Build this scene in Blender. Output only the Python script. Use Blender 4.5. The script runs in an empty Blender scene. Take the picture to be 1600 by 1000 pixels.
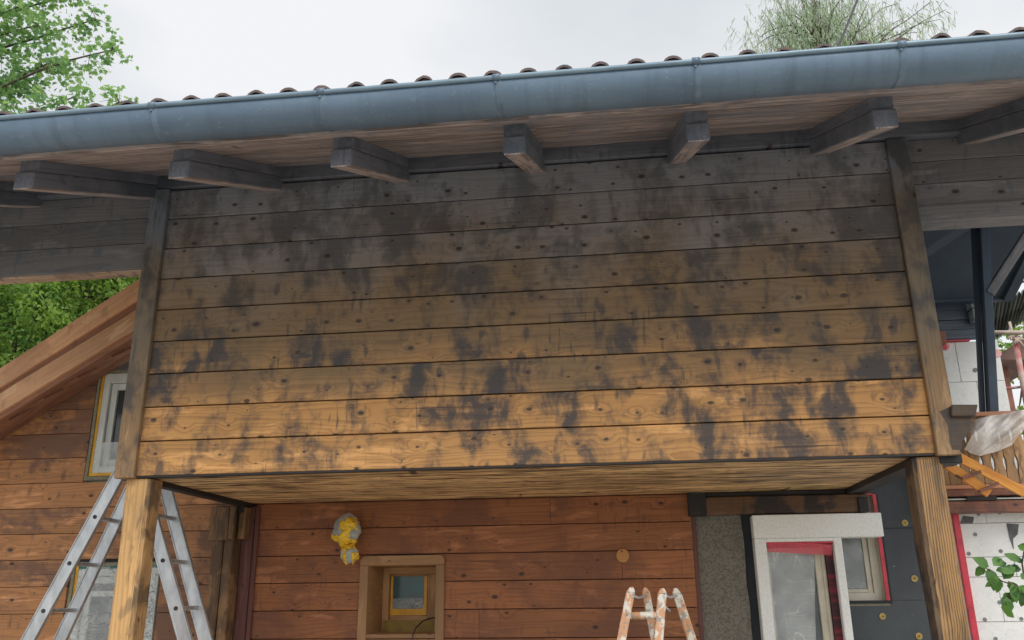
import bpy, bmesh, math, random
import numpy as np
from mathutils import Vector, Matrix, noise as mnoise
random.seed(7)
RAD = math.radians
sc = bpy.context.scene
col = sc.collection

# ------------------------------------------------------------------ camera
F_PX, PITCH, YAW, ROLL = 1334.74, 0.312544705, 0.121818172, 0.0104833
CAM = np.array([2.73061, -4.6, 1.6])
def _R(p, y, r):
    cy, sy, cp, sp, cr, sr = math.cos(y), math.sin(y), math.cos(p), math.sin(p), math.cos(r), math.sin(r)
    return (np.array([[cy, -sy, 0], [sy, cy, 0], [0, 0, 1]]) @ np.array([[1, 0, 0], [0, cp, -sp], [0, sp, cp]])
            @ np.array([[cr, 0, sr], [0, 1, 0], [-sr, 0, cr]]))
M3 = _R(PITCH, YAW, ROLL)
cam = bpy.data.cameras.new('camera')
cam.sensor_width = 36
cam.lens = F_PX / 1600 * 36
cam.clip_start = 0.05
cam.clip_end = 2000
co = bpy.data.objects.new('camera', cam)
col.objects.link(co)
mw = Matrix.Identity(4)
for i in range(3):
    mw[i][0] = M3[i][0]; mw[i][1] = M3[i][2]; mw[i][2] = -M3[i][1]; mw[i][3] = CAM[i]
co.matrix_world = mw
sc.camera = co
def at(px, py, Y):
    """pixel of the 1600x1000 photo -> the point of the vertical plane at depth Y"""
    d = M3 @ np.array([(px - 800) / F_PX, 1, -(py - 500) / F_PX])
    return Vector(CAM + d * (Y + 4.6) / d[1])

# ------------------------------------------------------------------ light
SUN_EL, SUN_AZ = 42, 160            # azimuth clockwise from +Y (behind the camera, slightly right)
w = bpy.data.worlds.new('World'); sc.world = w; w.use_nodes = True
nt = w.node_tree; nt.nodes.clear()
N = nt.nodes.new; L = nt.links.new
out = N('ShaderNodeOutputWorld'); bg = N('ShaderNodeBackground'); bg.inputs[1].default_value = 0.1
sky = N('ShaderNodeTexSky'); sky.sky_type = 'NISHITA'; sky.sun_disc = False
sky.sun_elevation = RAD(SUN_EL); sky.sun_rotation = RAD(SUN_AZ); sky.air_density = 1.2; sky.dust_density = 3
tc = N('ShaderNodeTexCoord'); mp = N('ShaderNodeMapping'); mp.inputs['Scale'].default_value = (1, 1, 2.2)
cn = N('ShaderNodeTexNoise'); cn.inputs['Scale'].default_value = 1.6; cn.inputs['Detail'].default_value = 5; cn.inputs['Roughness'].default_value = .45
cr = N('ShaderNodeValToRGB')
cr.color_ramp.elements[0].position = .36; cr.color_ramp.elements[0].color = (6.6, 7.15, 7.5, 1)
cr.color_ramp.elements[1].position = .6; cr.color_ramp.elements[1].color = (9.6, 9.65, 9.85, 1)
# the cloud deck is brighter towards the veiled sun, behind the camera
dt = N('ShaderNodeVectorMath'); dt.operation = 'DOT_PRODUCT'
a_, e_ = RAD(SUN_AZ), RAD(SUN_EL)
SUNDIR = Vector((math.sin(a_) * math.cos(e_), math.cos(a_) * math.cos(e_), math.sin(e_)))
dt.inputs[1].default_value = SUNDIR
mr = N('ShaderNodeMapRange'); mr.inputs[1].default_value = 0.1; mr.inputs[2].default_value = 1; mr.inputs[3].default_value = 1.0; mr.inputs[4].default_value = 1.75
sm = N('ShaderNodeVectorMath'); sm.operation = 'SCALE'
mx = N('ShaderNodeMix'); mx.data_type = 'RGBA'; mx.inputs[0].default_value = 0.93
L(tc.outputs['Generated'], mp.inputs[0]); L(mp.outputs[0], cn.inputs[0]); L(cn.outputs[0], cr.inputs[0])
L(tc.outputs['Generated'], dt.inputs[0]); L(dt.outputs['Value'], mr.inputs[0]); L(cr.outputs[0], sm.inputs[0]); L(mr.outputs[0], sm.inputs['Scale'])
L(sky.outputs[0], mx.inputs[6]); L(sm.outputs[0], mx.inputs[7]); L(mx.outputs[2], bg.inputs[0]); L(bg.outputs[0], out.inputs[0])
sl = bpy.data.lights.new('sun', 'SUN'); sl.energy = 1.5; sl.angle = RAD(22); sl.color = (1, .95, .87)
so = bpy.data.objects.new('sun', sl); col.objects.link(so); so.location = (0, -10, 20)
so.rotation_euler = SUNDIR.to_track_quat('Z', 'Y').to_euler()
sc.view_settings.view_transform = 'Standard'; sc.view_settings.look = 'None'
sc.view_settings.exposure = 0.0; sc.view_settings.gamma = 1

# ------------------------------------------------------------------ node helpers
class NT:
    def __init__(s, name):
        s.m = bpy.data.materials.new(name); s.m.use_nodes = True
        s.t = s.m.node_tree; s.t.nodes.clear()
        s.out = s.n('ShaderNodeOutputMaterial'); s.b = s.n('ShaderNodeBsdfPrincipled')
        s.l(s.b.outputs[0], s.out.inputs[0])
    def n(s, k, **kw):
        o = s.t.nodes.new(k)
        for a, v in kw.items(): setattr(o, a, v)
        return o
    def l(s, a, b): s.t.links.new(a, b)
    def put(s, sock, v):
        if isinstance(v, bpy.types.NodeSocket): s.l(v, sock)
        elif v is not None: sock.default_value = v
    def math(s, op, a, b=None, c=None, clamp=False):
        o = s.n('ShaderNodeMath', operation=op); o.use_clamp = clamp
        s.put(o.inputs[0], a); s.put(o.inputs[1], b); s.put(o.inputs[2], c)
        return o.outputs[0]
    def vm(s, op, a, b=None):
        o = s.n('ShaderNodeVectorMath', operation=op); s.put(o.inputs[0], a); s.put(o.inputs[1], b)
        return o.outputs[0]
    def noise(s, vec, scale=1., detail=3., rough=.5, dist=0.):
        o = s.n('ShaderNodeTexNoise'); s.put(o.inputs['Vector'], vec)
        o.inputs['Scale'].default_value = scale; o.inputs['Detail'].default_value = detail
        o.inputs['Roughness'].default_value = rough; o.inputs['Distortion'].default_value = dist
        return o.outputs[0]
    def rng(s, v, a, b, c=0., d=1., smooth=False):
        o = s.n('ShaderNodeMapRange'); o.interpolation_type = 'SMOOTHSTEP' if smooth else 'LINEAR'
        s.put(o.inputs[0], v)
        for i, x in enumerate((a, b, c, d)): o.inputs[i + 1].default_value = x
        return o.outputs[0]
    def mix(s, f, a, b, mode='MIX'):
        o = s.n('ShaderNodeMix', data_type='RGBA', blend_type=mode)
        s.put(o.inputs[0], f)
        s.put(o.inputs[6], a if isinstance(a, bpy.types.NodeSocket) else (*a[:3], 1))
        s.put(o.inputs[7], b if isinstance(b, bpy.types.NodeSocket) else (*b[:3], 1))
        return o.outputs[2]
    def attr(s, name, o='Vector'): return s.n('ShaderNodeAttribute', attribute_name=name).outputs[o]
    def obj(s): return s.n('ShaderNodeNewGeometry').outputs['Position']
    def bump(s, h, strength=.3, dist=.004):
        o = s.n('ShaderNodeBump'); o.inputs['Strength'].default_value = strength; o.inputs['Distance'].default_value = dist
        s.l(h, o.inputs['Height']); s.l(o.outputs[0], s.b.inputs['Normal'])
    def base(s, c, rough=.6, metal=0.):
        s.put(s.b.inputs['Base Color'], c if isinstance(c, bpy.types.NodeSocket) else (*c[:3], 1))
        s.put(s.b.inputs['Roughness'], rough); s.b.inputs['Metallic'].default_value = metal
        return s.m

def wood(name, light, dark, knot=(.03, .018, .012), grain=.7, knots=1., stain=None, amt=.5, sscale=(3.5, 0, 1.7), thr=(.5, .68),
         wash=None, washz=None, streak=0., rough=.62, tonevar=.35, rings=10., vf=26., patch=.5, szb=0., con=(.2, .95)):
    """procedural softwood: cathedral grain along u, knots, board-to-board tone, blotchy dark stain that lies on the wood"""
    t = NT(name)
    gc = t.attr('gc'); rnd = t.attr('rnd', 'Fac')
    sep = t.n('ShaderNodeSeparateXYZ'); t.l(gc, sep.inputs[0]); u, v, wd = sep.outputs
    # knots
    cmb = t.n('ShaderNodeCombineXYZ'); t.l(t.math('MULTIPLY', t.math('ADD', u, t.math('MULTIPLY', wd, .13)), 5.0), cmb.inputs[0]); t.l(t.math('MULTIPLY', v, 8.0), cmb.inputs[1])
    vor = t.n('ShaderNodeTexVoronoi', voronoi_dimensions='2D'); t.l(cmb.outputs[0], vor.inputs['Vector']); vor.inputs['Scale'].default_value = 1.
    sc_ = t.n('ShaderNodeSeparateColor'); t.l(vor.outputs['Color'], sc_.inputs[0])
    kcl = t.noise(t.vm('MULTIPLY', gc, (1.1, 2.5, 1)), 1, 1, .5)
    gate = t.math('GREATER_THAN', t.math('MULTIPLY_ADD', kcl, .8, t.math('MULTIPLY', sc_.outputs[0], .6)), 1.02 - .34 * knots)
    kd = vor.outputs['Distance']
    size = t.rng(t.math('POWER', sc_.outputs[1], 2.2), 0, 1, .035, .13)
    wob = t.math('MULTIPLY_ADD', t.noise(gc, 55, 2), .05, -.025)
    kq = t.math('ADD', kd, wob)
    kmask = t.math('MULTIPLY', gate, t.math('SUBTRACT', 1, t.math('SMOOTH_MIN', 1, t.math('DIVIDE', kq, size), .1), clamp=True))
    kmask = t.rng(kmask, 0.02, .35, 0, 1, True)
    halo = t.math('MULTIPLY', gate, t.rng(kd, 0.05, .42, 1, 0, True))
    # grain
    lv = t.vm('MULTIPLY', gc, (.55, 5.5, 5.5))
    n1 = t.noise(lv, 1, 2, .45)
    ph = t.math('MULTIPLY_ADD', n1, rings, t.math('MULTIPLY', v, vf))
    ph = t.math('MULTIPLY_ADD', halo, 1.1, ph)
    fr = t.math('FRACT', ph)
    ring = t.rng(t.math('POWER', fr, 2.2), .1, 1, 0, 1)
    fine = t.noise(t.vm('MULTIPLY', gc, (3., 190, 190)), 1, 2, .6)
    coarse = t.noise(t.vm('MULTIPLY', gc, (1.1, 26, 26)), 1, 3, .6)
    g = t.math('ADD', t.math('MULTIPLY', ring, .5), t.math('ADD', t.math('MULTIPLY', fine, .25), t.math('MULTIPLY', coarse, .35)))
    gm = t.math('MULTIPLY', t.rng(g, con[0], con[1], 0, 1), grain)
    c = t.mix(gm, light, dark)
    # tone per board and cloudy tone inside a board
    cl = t.noise(t.vm('MULTIPLY', gc, (1.3, 3.5, 3.5)), 1, 4, .55)
    tone = t.math('ADD', t.math('MULTIPLY', rnd, tonevar), t.math('MULTIPLY', cl, .55))
    tone = t.rng(tone, .1, .75, .62, 1.25)
    cs = t.n('ShaderNodeVectorMath', operation='SCALE'); t.l(c, cs.inputs[0]); t.l(tone, cs.inputs['Scale']); c = cs.outputs[0]
    # worn, sanded-through patches: paler, with a hard edge that follows the grain
    pw = t.noise(t.vm('MULTIPLY', gc, (1.7, 9, 9)), 1, 5, .65, .4)
    c = t.mix(t.math('MULTIPLY', t.rng(pw, .57, .63), patch), c, [min(1, x * 1.35 + .03) for x in light])
    if streak:
        s1 = t.noise(t.vm('MULTIPLY', gc, (2.4, 42, 42)), 1, 3, .6, .5)
        c = t.mix(t.math('MULTIPLY', t.rng(s1, .50, .565, 0, 1), streak), c, (knot[0] * 1.6, knot[1] * 1.6, knot[2] * 1.6))
    pos = t.obj()
    if wash:
        sz = t.n('ShaderNodeSeparateXYZ'); t.l(pos, sz.inputs[0])
        wn = t.noise(t.vm('MULTIPLY', pos, (2.2, 1, 1.8)), 1, 4, .55)
        zz = t.math('ADD', sz.outputs[2], t.math('MULTIPLY_ADD', wn, 1.0, -.5))
        zz = t.math('ADD', zz, t.math('MULTIPLY_ADD', rnd, .35, -.17))
        wf = t.rng(zz, washz[0], washz[1], 0, washz[2], True)
        c = t.mix(wf, c, t.mix(gm, wash, [x * .6 for x in wash]))
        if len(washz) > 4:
            wf2 = t.rng(zz, washz[3], washz[4], 0, .95, True)  # second, cool layer: bluish lens veil painted over the upper boards
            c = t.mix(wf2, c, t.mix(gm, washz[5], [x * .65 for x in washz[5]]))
    if stain:
        sv = t.vm('MULTIPLY', pos, (sscale[0], 1.3, sscale[2]))
        warp = t.n('ShaderNodeVectorMath', operation='MULTIPLY_ADD')
        nz = t.n('ShaderNodeTexNoise'); t.l(pos, nz.inputs['Vector']); nz.inputs['Scale'].default_value = 5; nz.inputs['Detail'].default_value = 2
        t.l(nz.outputs['Color'], warp.inputs[0]); warp.inputs[1].default_value = (.7, .3, .7); t.l(sv, warp.inputs[2])
        bo = t.n('ShaderNodeCombineXYZ'); t.l(t.math('MULTIPLY', rnd, 3.), bo.inputs[0]); t.l(t.math('MULTIPLY', rnd, .8), bo.inputs[1])
        svv = t.vm('ADD', warp.outputs[0], bo.outputs[0])
        sn = t.noise(svv, 1, 6, .62)
        sn = t.math('MULTIPLY_ADD', t.math('ADD', fine, -.5), .10, sn)
        sn = t.math('MULTIPLY_ADD', t.math('ADD', t.noise(t.vm('MULTIPLY', pos, (1.3, 1, 1.5)), 1, 2, .5), -.5), .30, sn)
        sn = t.math('MULTIPLY_ADD', t.math('ADD', coarse, -.5), .10, sn)
        if szb:
            s3 = t.n('ShaderNodeSeparateXYZ'); t.l(pos, s3.inputs[0])
            sn = t.math('ADD', sn, t.math('MULTIPLY', t.math('SUBTRACT', t.math('MINIMUM', s3.outputs[2], 3.6), 2.75), szb))
        sm_ = t.rng(sn, thr[0], thr[1], 0, amt, True)
        # small dabs that sit round the knots and where the torch stopped
        dv = t.noise(t.vm('MULTIPLY', pos, (11, 4, 5.5)), 1, 2, .5)
        dm = t.rng(dv, .59, .72, 0, amt * .8, True)
        st3 = t.noise(t.vm('MULTIPLY', pos, (38, 6, 5)), 1, 2, .5); gate3 = t.noise(t.vm('MULTIPLY', pos, (2.2, 1, 2.8)), 1, 2, .5)
        dm = t.math('MAXIMUM', dm, t.math('MULTIPLY', t.rng(st3, .56, .68, 0, amt * .75, True), t.rng(gate3, .48, .6, 0, 1, True)))
        kh = t.math('MULTIPLY', t.math('MULTIPLY', gate, t.math('GREATER_THAN', sc_.outputs[2], .55)), t.math('MULTIPLY', t.rng(kd, .05, .28, amt * .75, 0, True), t.rng(nz.outputs[0], .4, .6)))
        sm_ = t.math('MAXIMUM', t.math('MAXIMUM', sm_, dm), kh)
        if szb: sm_ = t.math('MULTIPLY', sm_, t.rng(s3.outputs[2], 2.9, 3.9, 1, .6))
        c = t.mix(sm_, c, stain)
    ck = t.noise(t.vm('MULTIPLY', gc, (1.3, 75, 75)), 1, 1, .4)
    c = t.mix(t.math('MULTIPLY', t.rng(ck, .74, .79), .75), c, knot)
    kin = t.math('MULTIPLY', gate, t.rng(t.math('DIVIDE', kq, size), .25, 1.25, 1, 0, True))
    c = t.mix(t.math('MULTIPLY', kin, .75), c, t.mix(kin, [x * 3.2 for x in knot], knot))
    c = t.mix(t.math('MULTIPLY', kmask, .55), c, knot)
    h = t.math('SUBTRACT', t.math('MULTIPLY', gm, -.6), t.math('MULTIPLY', kmask, .3))
    t.bump(h, .35, .003)
    return t.base(c, rough)

def plain(name, c, c2=None, scale=8., rough=.6, metal=0., bump=0., thr=(.35, .65), detail=4, stretch=(1, 1, 1), bdist=.003):
    t = NT(name)
    n = t.noise(t.vm('MULTIPLY', t.obj(), stretch), scale, detail, .6)
    cc = t.mix(t.rng(n, *thr), c, c2 or [x * .75 for x in c])
    if bump: t.bump(t.noise(t.obj(), scale * 4, 3, .6), bump, bdist)
    return t.base(cc, rough, metal)

def film(name, tint=(.8, .84, .84), alpha=.45, scale=9, ridge_amt=.35, bump=.35, stretch=(1.6, 1, .5)):
    """crinkled transparent masking film: mostly clear, a few whitish creases"""
    t = NT(name)
    pos = t.obj()
    n = t.noise(t.vm('MULTIPLY', pos, stretch), scale * .6, 2, .5, .8)
    r = t.math('ABSOLUTE', t.math('MULTIPLY_ADD', n, 2, -1))
    r = t.math('MINIMUM', r, t.math('ADD', .004, t.math('ABSOLUTE', t.math('MULTIPLY_ADD', t.noise(t.vm('MULTIPLY', pos, (stretch[2], 1, stretch[0])), scale * .9, 1, .5, .4), 2, -1.1))))
    soft = t.noise(pos, scale * .5, 3, .5)
    ridge = t.math('MULTIPLY', t.rng(r, 0, .035, 1, 0, True), t.rng(soft, .42, .62))
    t.bump(t.math('ADD', t.math('MULTIPLY', ridge, .5), n), bump, .02)
    m = t.base(tint, .2)
    t.put(t.b.inputs['Alpha'], t.math('MULTIPLY_ADD', ridge, ridge_amt, t.rng(soft, .35, .65, alpha * .7, alpha * 1.15), clamp=True))
    return m

def leafm(name, c1, c2, trans=.45):
    t = NT(name)
    r = t.attr('rnd', 'Fac')
    c = t.mix(r, c1, c2)
    t.base(c, .5)
    t.b.inputs['Specular IOR Level'].default_value = .35
    tr = t.n('ShaderNodeBsdfTranslucent'); t.l(t.mix(.5, c, (.35, .6, .08), 'MULTIPLY'), tr.inputs[0])
    cc = t.mix(1, c, (1.5, 1.6, .8), 'MULTIPLY'); t.l(cc, tr.inputs[0])
    ms = t.n('ShaderNodeMixShader'); ms.inputs[0].default_value = trans
    t.l(t.b.outputs[0], ms.inputs[1]); t.l(tr.outputs[0], ms.inputs[2]); t.l(ms.outputs[0], t.out.inputs[0])
    return t.m

# ------------------------------------------------------------------ materials
M = {}
STAIN = (.030, .030, .034)
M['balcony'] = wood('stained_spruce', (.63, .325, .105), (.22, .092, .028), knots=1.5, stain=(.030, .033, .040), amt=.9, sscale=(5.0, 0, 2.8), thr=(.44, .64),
                    wash=(.15, .105, .058), washz=(2.45, 3.0, .85, 3.05, 4.1, (.275, .29, .325)), tonevar=.4, szb=.02)  # cool grey upper layer puts the lens veil into the board colour
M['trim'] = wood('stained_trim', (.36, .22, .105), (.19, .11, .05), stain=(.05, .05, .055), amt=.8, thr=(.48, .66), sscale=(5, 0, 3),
                 wash=(.17, .14, .10), washz=(2.4, 3.1, .85, 3.3, 3.8, (.16, .19, .23)), knots=.4)  # blue-grey top carries the same painted lens veil
M['corbel'] = wood('brown_corbel', (.085, .055, .034), (.045, .032, .022), stain=(.04, .035, .035), amt=.7, knots=.2)
M['floor_under'] = wood('rough_floor_underside', (.86, .56, .27), (.52, .30, .12), knots=.25, streak=1., stain=(.06, .05, .045), amt=.4, sscale=(2, 0, 2), rings=14)
M['soffit'] = wood('rough_eave_soffit', (.44, .36, .34), (.19, .16, .17), knots=.15, streak=.6, stain=(.15, .17, .22), amt=.6, sscale=(1.5, 0, 2), rings=12)
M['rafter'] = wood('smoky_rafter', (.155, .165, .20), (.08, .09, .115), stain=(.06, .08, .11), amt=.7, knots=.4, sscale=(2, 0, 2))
M['rafter_pale'] = wood('pale_band_edge', (.46, .33, .24), (.26, .18, .14), stain=(.06, .06, .075), amt=.8, knots=.3, sscale=(1.5, 0, 1))  # paler wood: light on the band's underside put into the colour
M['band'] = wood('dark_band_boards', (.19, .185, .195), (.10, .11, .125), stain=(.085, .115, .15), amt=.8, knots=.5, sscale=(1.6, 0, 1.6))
M['wall'] = wood('red_brown_spruce', (.37, .135, .044), (.15, .048, .019), knot=(.022, .010, .007), stain=(.15, .055, .028), amt=.75, sscale=(1.9, 0, 2.2), thr=(.42, .66), tonevar=.2, patch=.6, knots=1.2)
M['gable'] = wood('faded_brown_spruce', (.54, .245, .09), (.23, .095, .036), knot=(.03, .014, .010), stain=(.15, .075, .05), amt=.85, sscale=(1.1, 0, 1.8), thr=(.46, .58), tonevar=.2, patch=.7, knots=1.2)
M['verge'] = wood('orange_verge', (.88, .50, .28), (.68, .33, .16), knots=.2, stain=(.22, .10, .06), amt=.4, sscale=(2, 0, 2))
M['verge_dark'] = wood('shaded_verge', (.36, .17, .10), (.22, .10, .06), knots=.3, stain=(.12, .05, .03), amt=.4, sscale=(2, 0, 2))  # darker copy of the verge wood, shade put into the colour
M['post_pale'] = wood('pale_post', (.62, .37, .15), (.34, .18, .065), knots=.6, stain=(.12, .09, .06), amt=.7, sscale=(6, 0, 2.4), thr=(.54, .68), rings=6, vf=40, con=(.25, .85))
M['post_side'] = wood('shaded_pale_post_face', (.46, .27, .11), (.17, .09, .04), knots=.5, stain=(.07, .05, .035), amt=.8, sscale=(9, 0, 3), thr=(.46, .6), con=(.25, .8), vf=50)  # darker than the front face: side shade put into the colour
M['post_shade'] = wood('shaded_brown_post_face', (.16, .10, .055), (.035, .026, .02), knots=.3, stain=(.02, .018, .018), amt=.9, sscale=(8, 0, 2), thr=(.44, .56), con=(.3, .75))  # near-black copy of the post wood, left-side shade put into the colour
M['post_dark'] = wood('brown_post', (.40, .225, .085), (.07, .035, .016), knots=.5, stain=(.04, .032, .026), amt=.6, sscale=(14, 0, 1.6), thr=(.5, .66), rings=9, grain=1., vf=75, patch=.2, con=(.30, .72))
M['corner_post'] = wood('aged_post', (.30, .165, .07), (.12, .065, .03), knots=.4, stain=(.035, .02, .015), amt=.7, sscale=(4, 0, 1.6), thr=(.5, .62))
M['maroon'] = wood('maroon_board', (.15, .055, .045), (.09, .03, .028), knots=.3)
M['black_wood'] = wood('tarred_beam', (.018, .016, .017), (.011, .010, .012), knots=.3)
M['lintel'] = wood('charred_lintel', (.13, .065, .03), (.05, .028, .016), stain=(.018, .015, .016), amt=.9, sscale=(5, 0, 3), thr=(.46, .58))
M['navy'] = plain('smoke_dark_paint', (.05, .08, .12), (.035, .055, .09), 3, .6)
M['navy_board'] = plain('smoke_dark_boards', (.09, .12, .16), (.04, .055, .08), 6, .5, stretch=(.5, 1, 6))
def zinc():
    t = NT('weathered_gutter_metal'); p = t.obj()
    big = t.noise(t.vm('MULTIPLY', p, (.5, 1, 1.5)), 3, 5, .6); drip = t.noise(t.vm('MULTIPLY', p, (16, 2, .8)), 1, 4, .6); fine = t.noise(p, 45, 3, .6)
    c = t.mix(t.rng(big, .35, .65), (.145, .215, .295), (.11, .165, .235))
    c = t.mix(t.math('MULTIPLY', t.rng(drip, .50, .72), .5), c, (.085, .125, .17))
    c = t.mix(t.math('MULTIPLY', t.rng(fine, .62, .7), .35), c, (.26, .33, .38))
    t.bump(t.math('ADD', t.math('MULTIPLY', big, 2.), fine), .08, .01)
    return t.base(c, t.rng(big, .3, .7, .48, .62), .15)
M['zinc'] = zinc()
M['zinc_edge'] = plain('gutter_joint', (.15, .215, .29), (.10, .15, .21), 12, .4, .15)
M['zinc_light'] = plain('gutter_bead', (.21, .30, .37), (.15, .22, .29), 6, .35, .2)
M['tile'] = plain('weathered_tile', (.16, .11, .10), (.09, .08, .08), 22, .85, bump=.4)
M['alu'] = plain('scuffed_aluminium', (.60, .62, .64), (.42, .44, .46), 18, .42, .65, bump=.1, stretch=(1, 1, .4))
M['alu_dark'] = plain('rung_socket', (.03, .03, .035), None, 8, .7)
M['foam_white'] = plain('white_foam_trim', (.88, .89, .86), (.78, .79, .76), 70, .85, bump=.3, thr=(.4, .6))
M['cream'] = plain('cream_window_frame', (.74, .69, .57), (.60, .55, .44), 6, .5)
M['white'] = plain('white_window_frame', (.70, .73, .70), (.55, .58, .55), 6, .5, stretch=(3, 3, .6))
M['yellow'] = plain('yellow_tape', (.85, .46, .02), (.70, .34, .02), 14, .5)
M['yellow_crumpled'] = plain('crumpled_yellow_tape', (.90, .60, .03), (.74, .42, .02), 30, .45)
M['red'] = plain('red_tape', (.62, .04, .07), (.36, .025, .04), 10, .45, thr=(.5, .7))
M['red_dark'] = plain('dark_red_reveal', (.20, .012, .025), (.04, .006, .012), 5, .6, thr=(.42, .52), stretch=(.2, .2, 2.6))
M['green'] = plain('green_tape', (.03, .16, .14), None, 6, .5)
M['grout'] = plain('mortar_foam', (.30, .28, .20), (.16, .15, .10), 60, .9, bump=.6)
M['anchor'] = plain('yellow_anchor', (.70, .50, .16), (.55, .38, .10), 30, .6)
M['anchor_grey'] = plain('grey_anchor', (.26, .28, .29), (.18, .19, .20), 30, .8)
M['anchor_core'] = plain('anchor_core', (.10, .06, .02), None, 30, .8)
M['scarf_pale'] = plain('pale_pole', (.62, .50, .42), (.42, .34, .28), 9, .6)
M['scarf_red'] = plain('red_pole', (.50, .13, .12), (.52, .40, .36), 7, .6, thr=(.42, .62))
M['sheet_metal'] = plain('corrugated_sheet', (.15, .17, .16), (.10, .12, .11), 4, .5)
M['brown_roof'] = plain('brown_roof', (.20, .12, .10), (.13, .08, .07), 5, .8)
M['orange_wood'] = wood('orange_varnish', (.88, .36, .06), (.70, .24, .035), knots=.3, tonevar=.2)
M['rail_wood'] = wood('weathered_railing', (.46, .27, .12), (.24, .13, .06), stain=(.05, .035, .03), amt=.8, sscale=(6, 0, 2.5), thr=(.5, .62))
M['beam_brown'] = wood('red_brown_beam', (.30, .12, .075), (.17, .065, .04), knots=.3, stain=(.06, .04, .04), amt=.6)
M['peach_beam'] = wood('peach_beam', (.62, .29, .17), (.42, .17, .10), knots=.2)
M['casing'] = wood('pale_niche_casing', (.33, .18, .08), (.21, .105, .045), knots=.25, stain=(.20, .11, .06), amt=.4, grain=.5)
M['niche'] = wood('niche_lining', (.50, .28, .12), (.34, .17, .07), knots=.15, grain=.5)
M['bark'] = plain('bark', (.12, .09, .07), (.06, .05, .04), 12, .9, bump=.6, stretch=(1, 1, .3))
M['glass_dark'] = plain('dark_glass', (.06, .075, .075), (.03, .04, .04), 3, .08)
M['teal_glass'] = plain('teal_glass', (.05, .14, .15), (.07, .10, .10), 14, .12)
M['cable'] = plain('black_cable', (.02, .02, .024), None, 8, .5)
M['cable_purple'] = plain('purple_cable', (.05, .02, .03), None, 8, .4)
M['film'] = film('masking_film')
M['film_dense'] = film('dense_masking_film', (.78, .82, .83), .42, 13, .7, 1., (1, 1, 2.2))
M['film_red'] = film('red_film', (.75, .12, .16), .75, 7)
M['film_sheet'] = film('crumpled_dust_sheet', (.92, .88, .84), .8, 14, .3, .35)

def speckle():
    t = NT('washed_concrete'); p = t.obj()
    v = t.n('ShaderNodeTexVoronoi'); t.l(p, v.inputs['Vector']); v.inputs['Scale'].default_value = 95
    n = t.noise(p, 60, 3, .6); big = t.noise(p, 2.2, 3)
    c = t.mix(t.rng(n, .4, .6), (.20, .19, .155), (.12, .112, .09))
    sz = t.n('ShaderNodeSeparateXYZ'); t.l(p, sz.inputs[0])
    g = t.math('MULTIPLY', t.rng(t.math('ADD', sz.outputs[2], t.math('MULTIPLY', big, -.4)), 1.65, 1.85, 1, 0, True), t.math('LESS_THAN', v.outputs['Distance'], .38))
    c = t.mix(t.math('MULTIPLY', g, .85), c, t.mix(t.noise(p, 120), (.42, .36, .30), (.03, .025, .02)))
    t.bump(n, .7, .006)
    return t.base(c, .9)
M['concrete'] = speckle()

def eps(name, c1, c2, c3=None):
    """insulation board: fine pearl structure, scuffs and smears of filler"""
    t = NT(name); p = t.obj()
    n = t.noise(p, 60, 2, .5); s = t.noise(t.vm('MULTIPLY', p, (1, 1, 1.4)), 5, 5, .6, 1.5)
    big = t.noise(p, 1.6, 4, .6)
    c = t.mix(t.rng(big, .35, .65), c1, c2)
    rr = t.math('ABSOLUTE', t.math('MULTIPLY_ADD', s, 2, -1))
    c = t.mix(t.math('MULTIPLY', t.rng(rr, 0, .035, 1, 0), .30), c, c3 or [x * .5 for x in c1])
    sc2 = t.noise(t.vm('MULTIPLY', p, (5, 5, 9)), 3.3, 3, .7)
    c = t.mix(t.math('MULTIPLY', t.rng(sc2, .70, .76), .6), c, (.6, .6, .58))
    t.bump(t.math('ADD', n, s), .25, .004)
    return t.base(c, .75)
M['eps_white'] = eps('white_insulation', (.86, .87, .85), (.76, .78, .77), (.45, .46, .47))
M['eps_dark'] = eps('dark_insulation', (.075, .085, .095), (.05, .058, .068), (.10, .11, .12))
M['eps_black'] = plain('black_insulation_edge', (.020, .026, .034), (.013, .017, .024), 8, .7)
M['smear'] = plain('dark_filler_smear', (.10, .105, .11), (.16, .165, .17), 20, .9)

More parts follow.
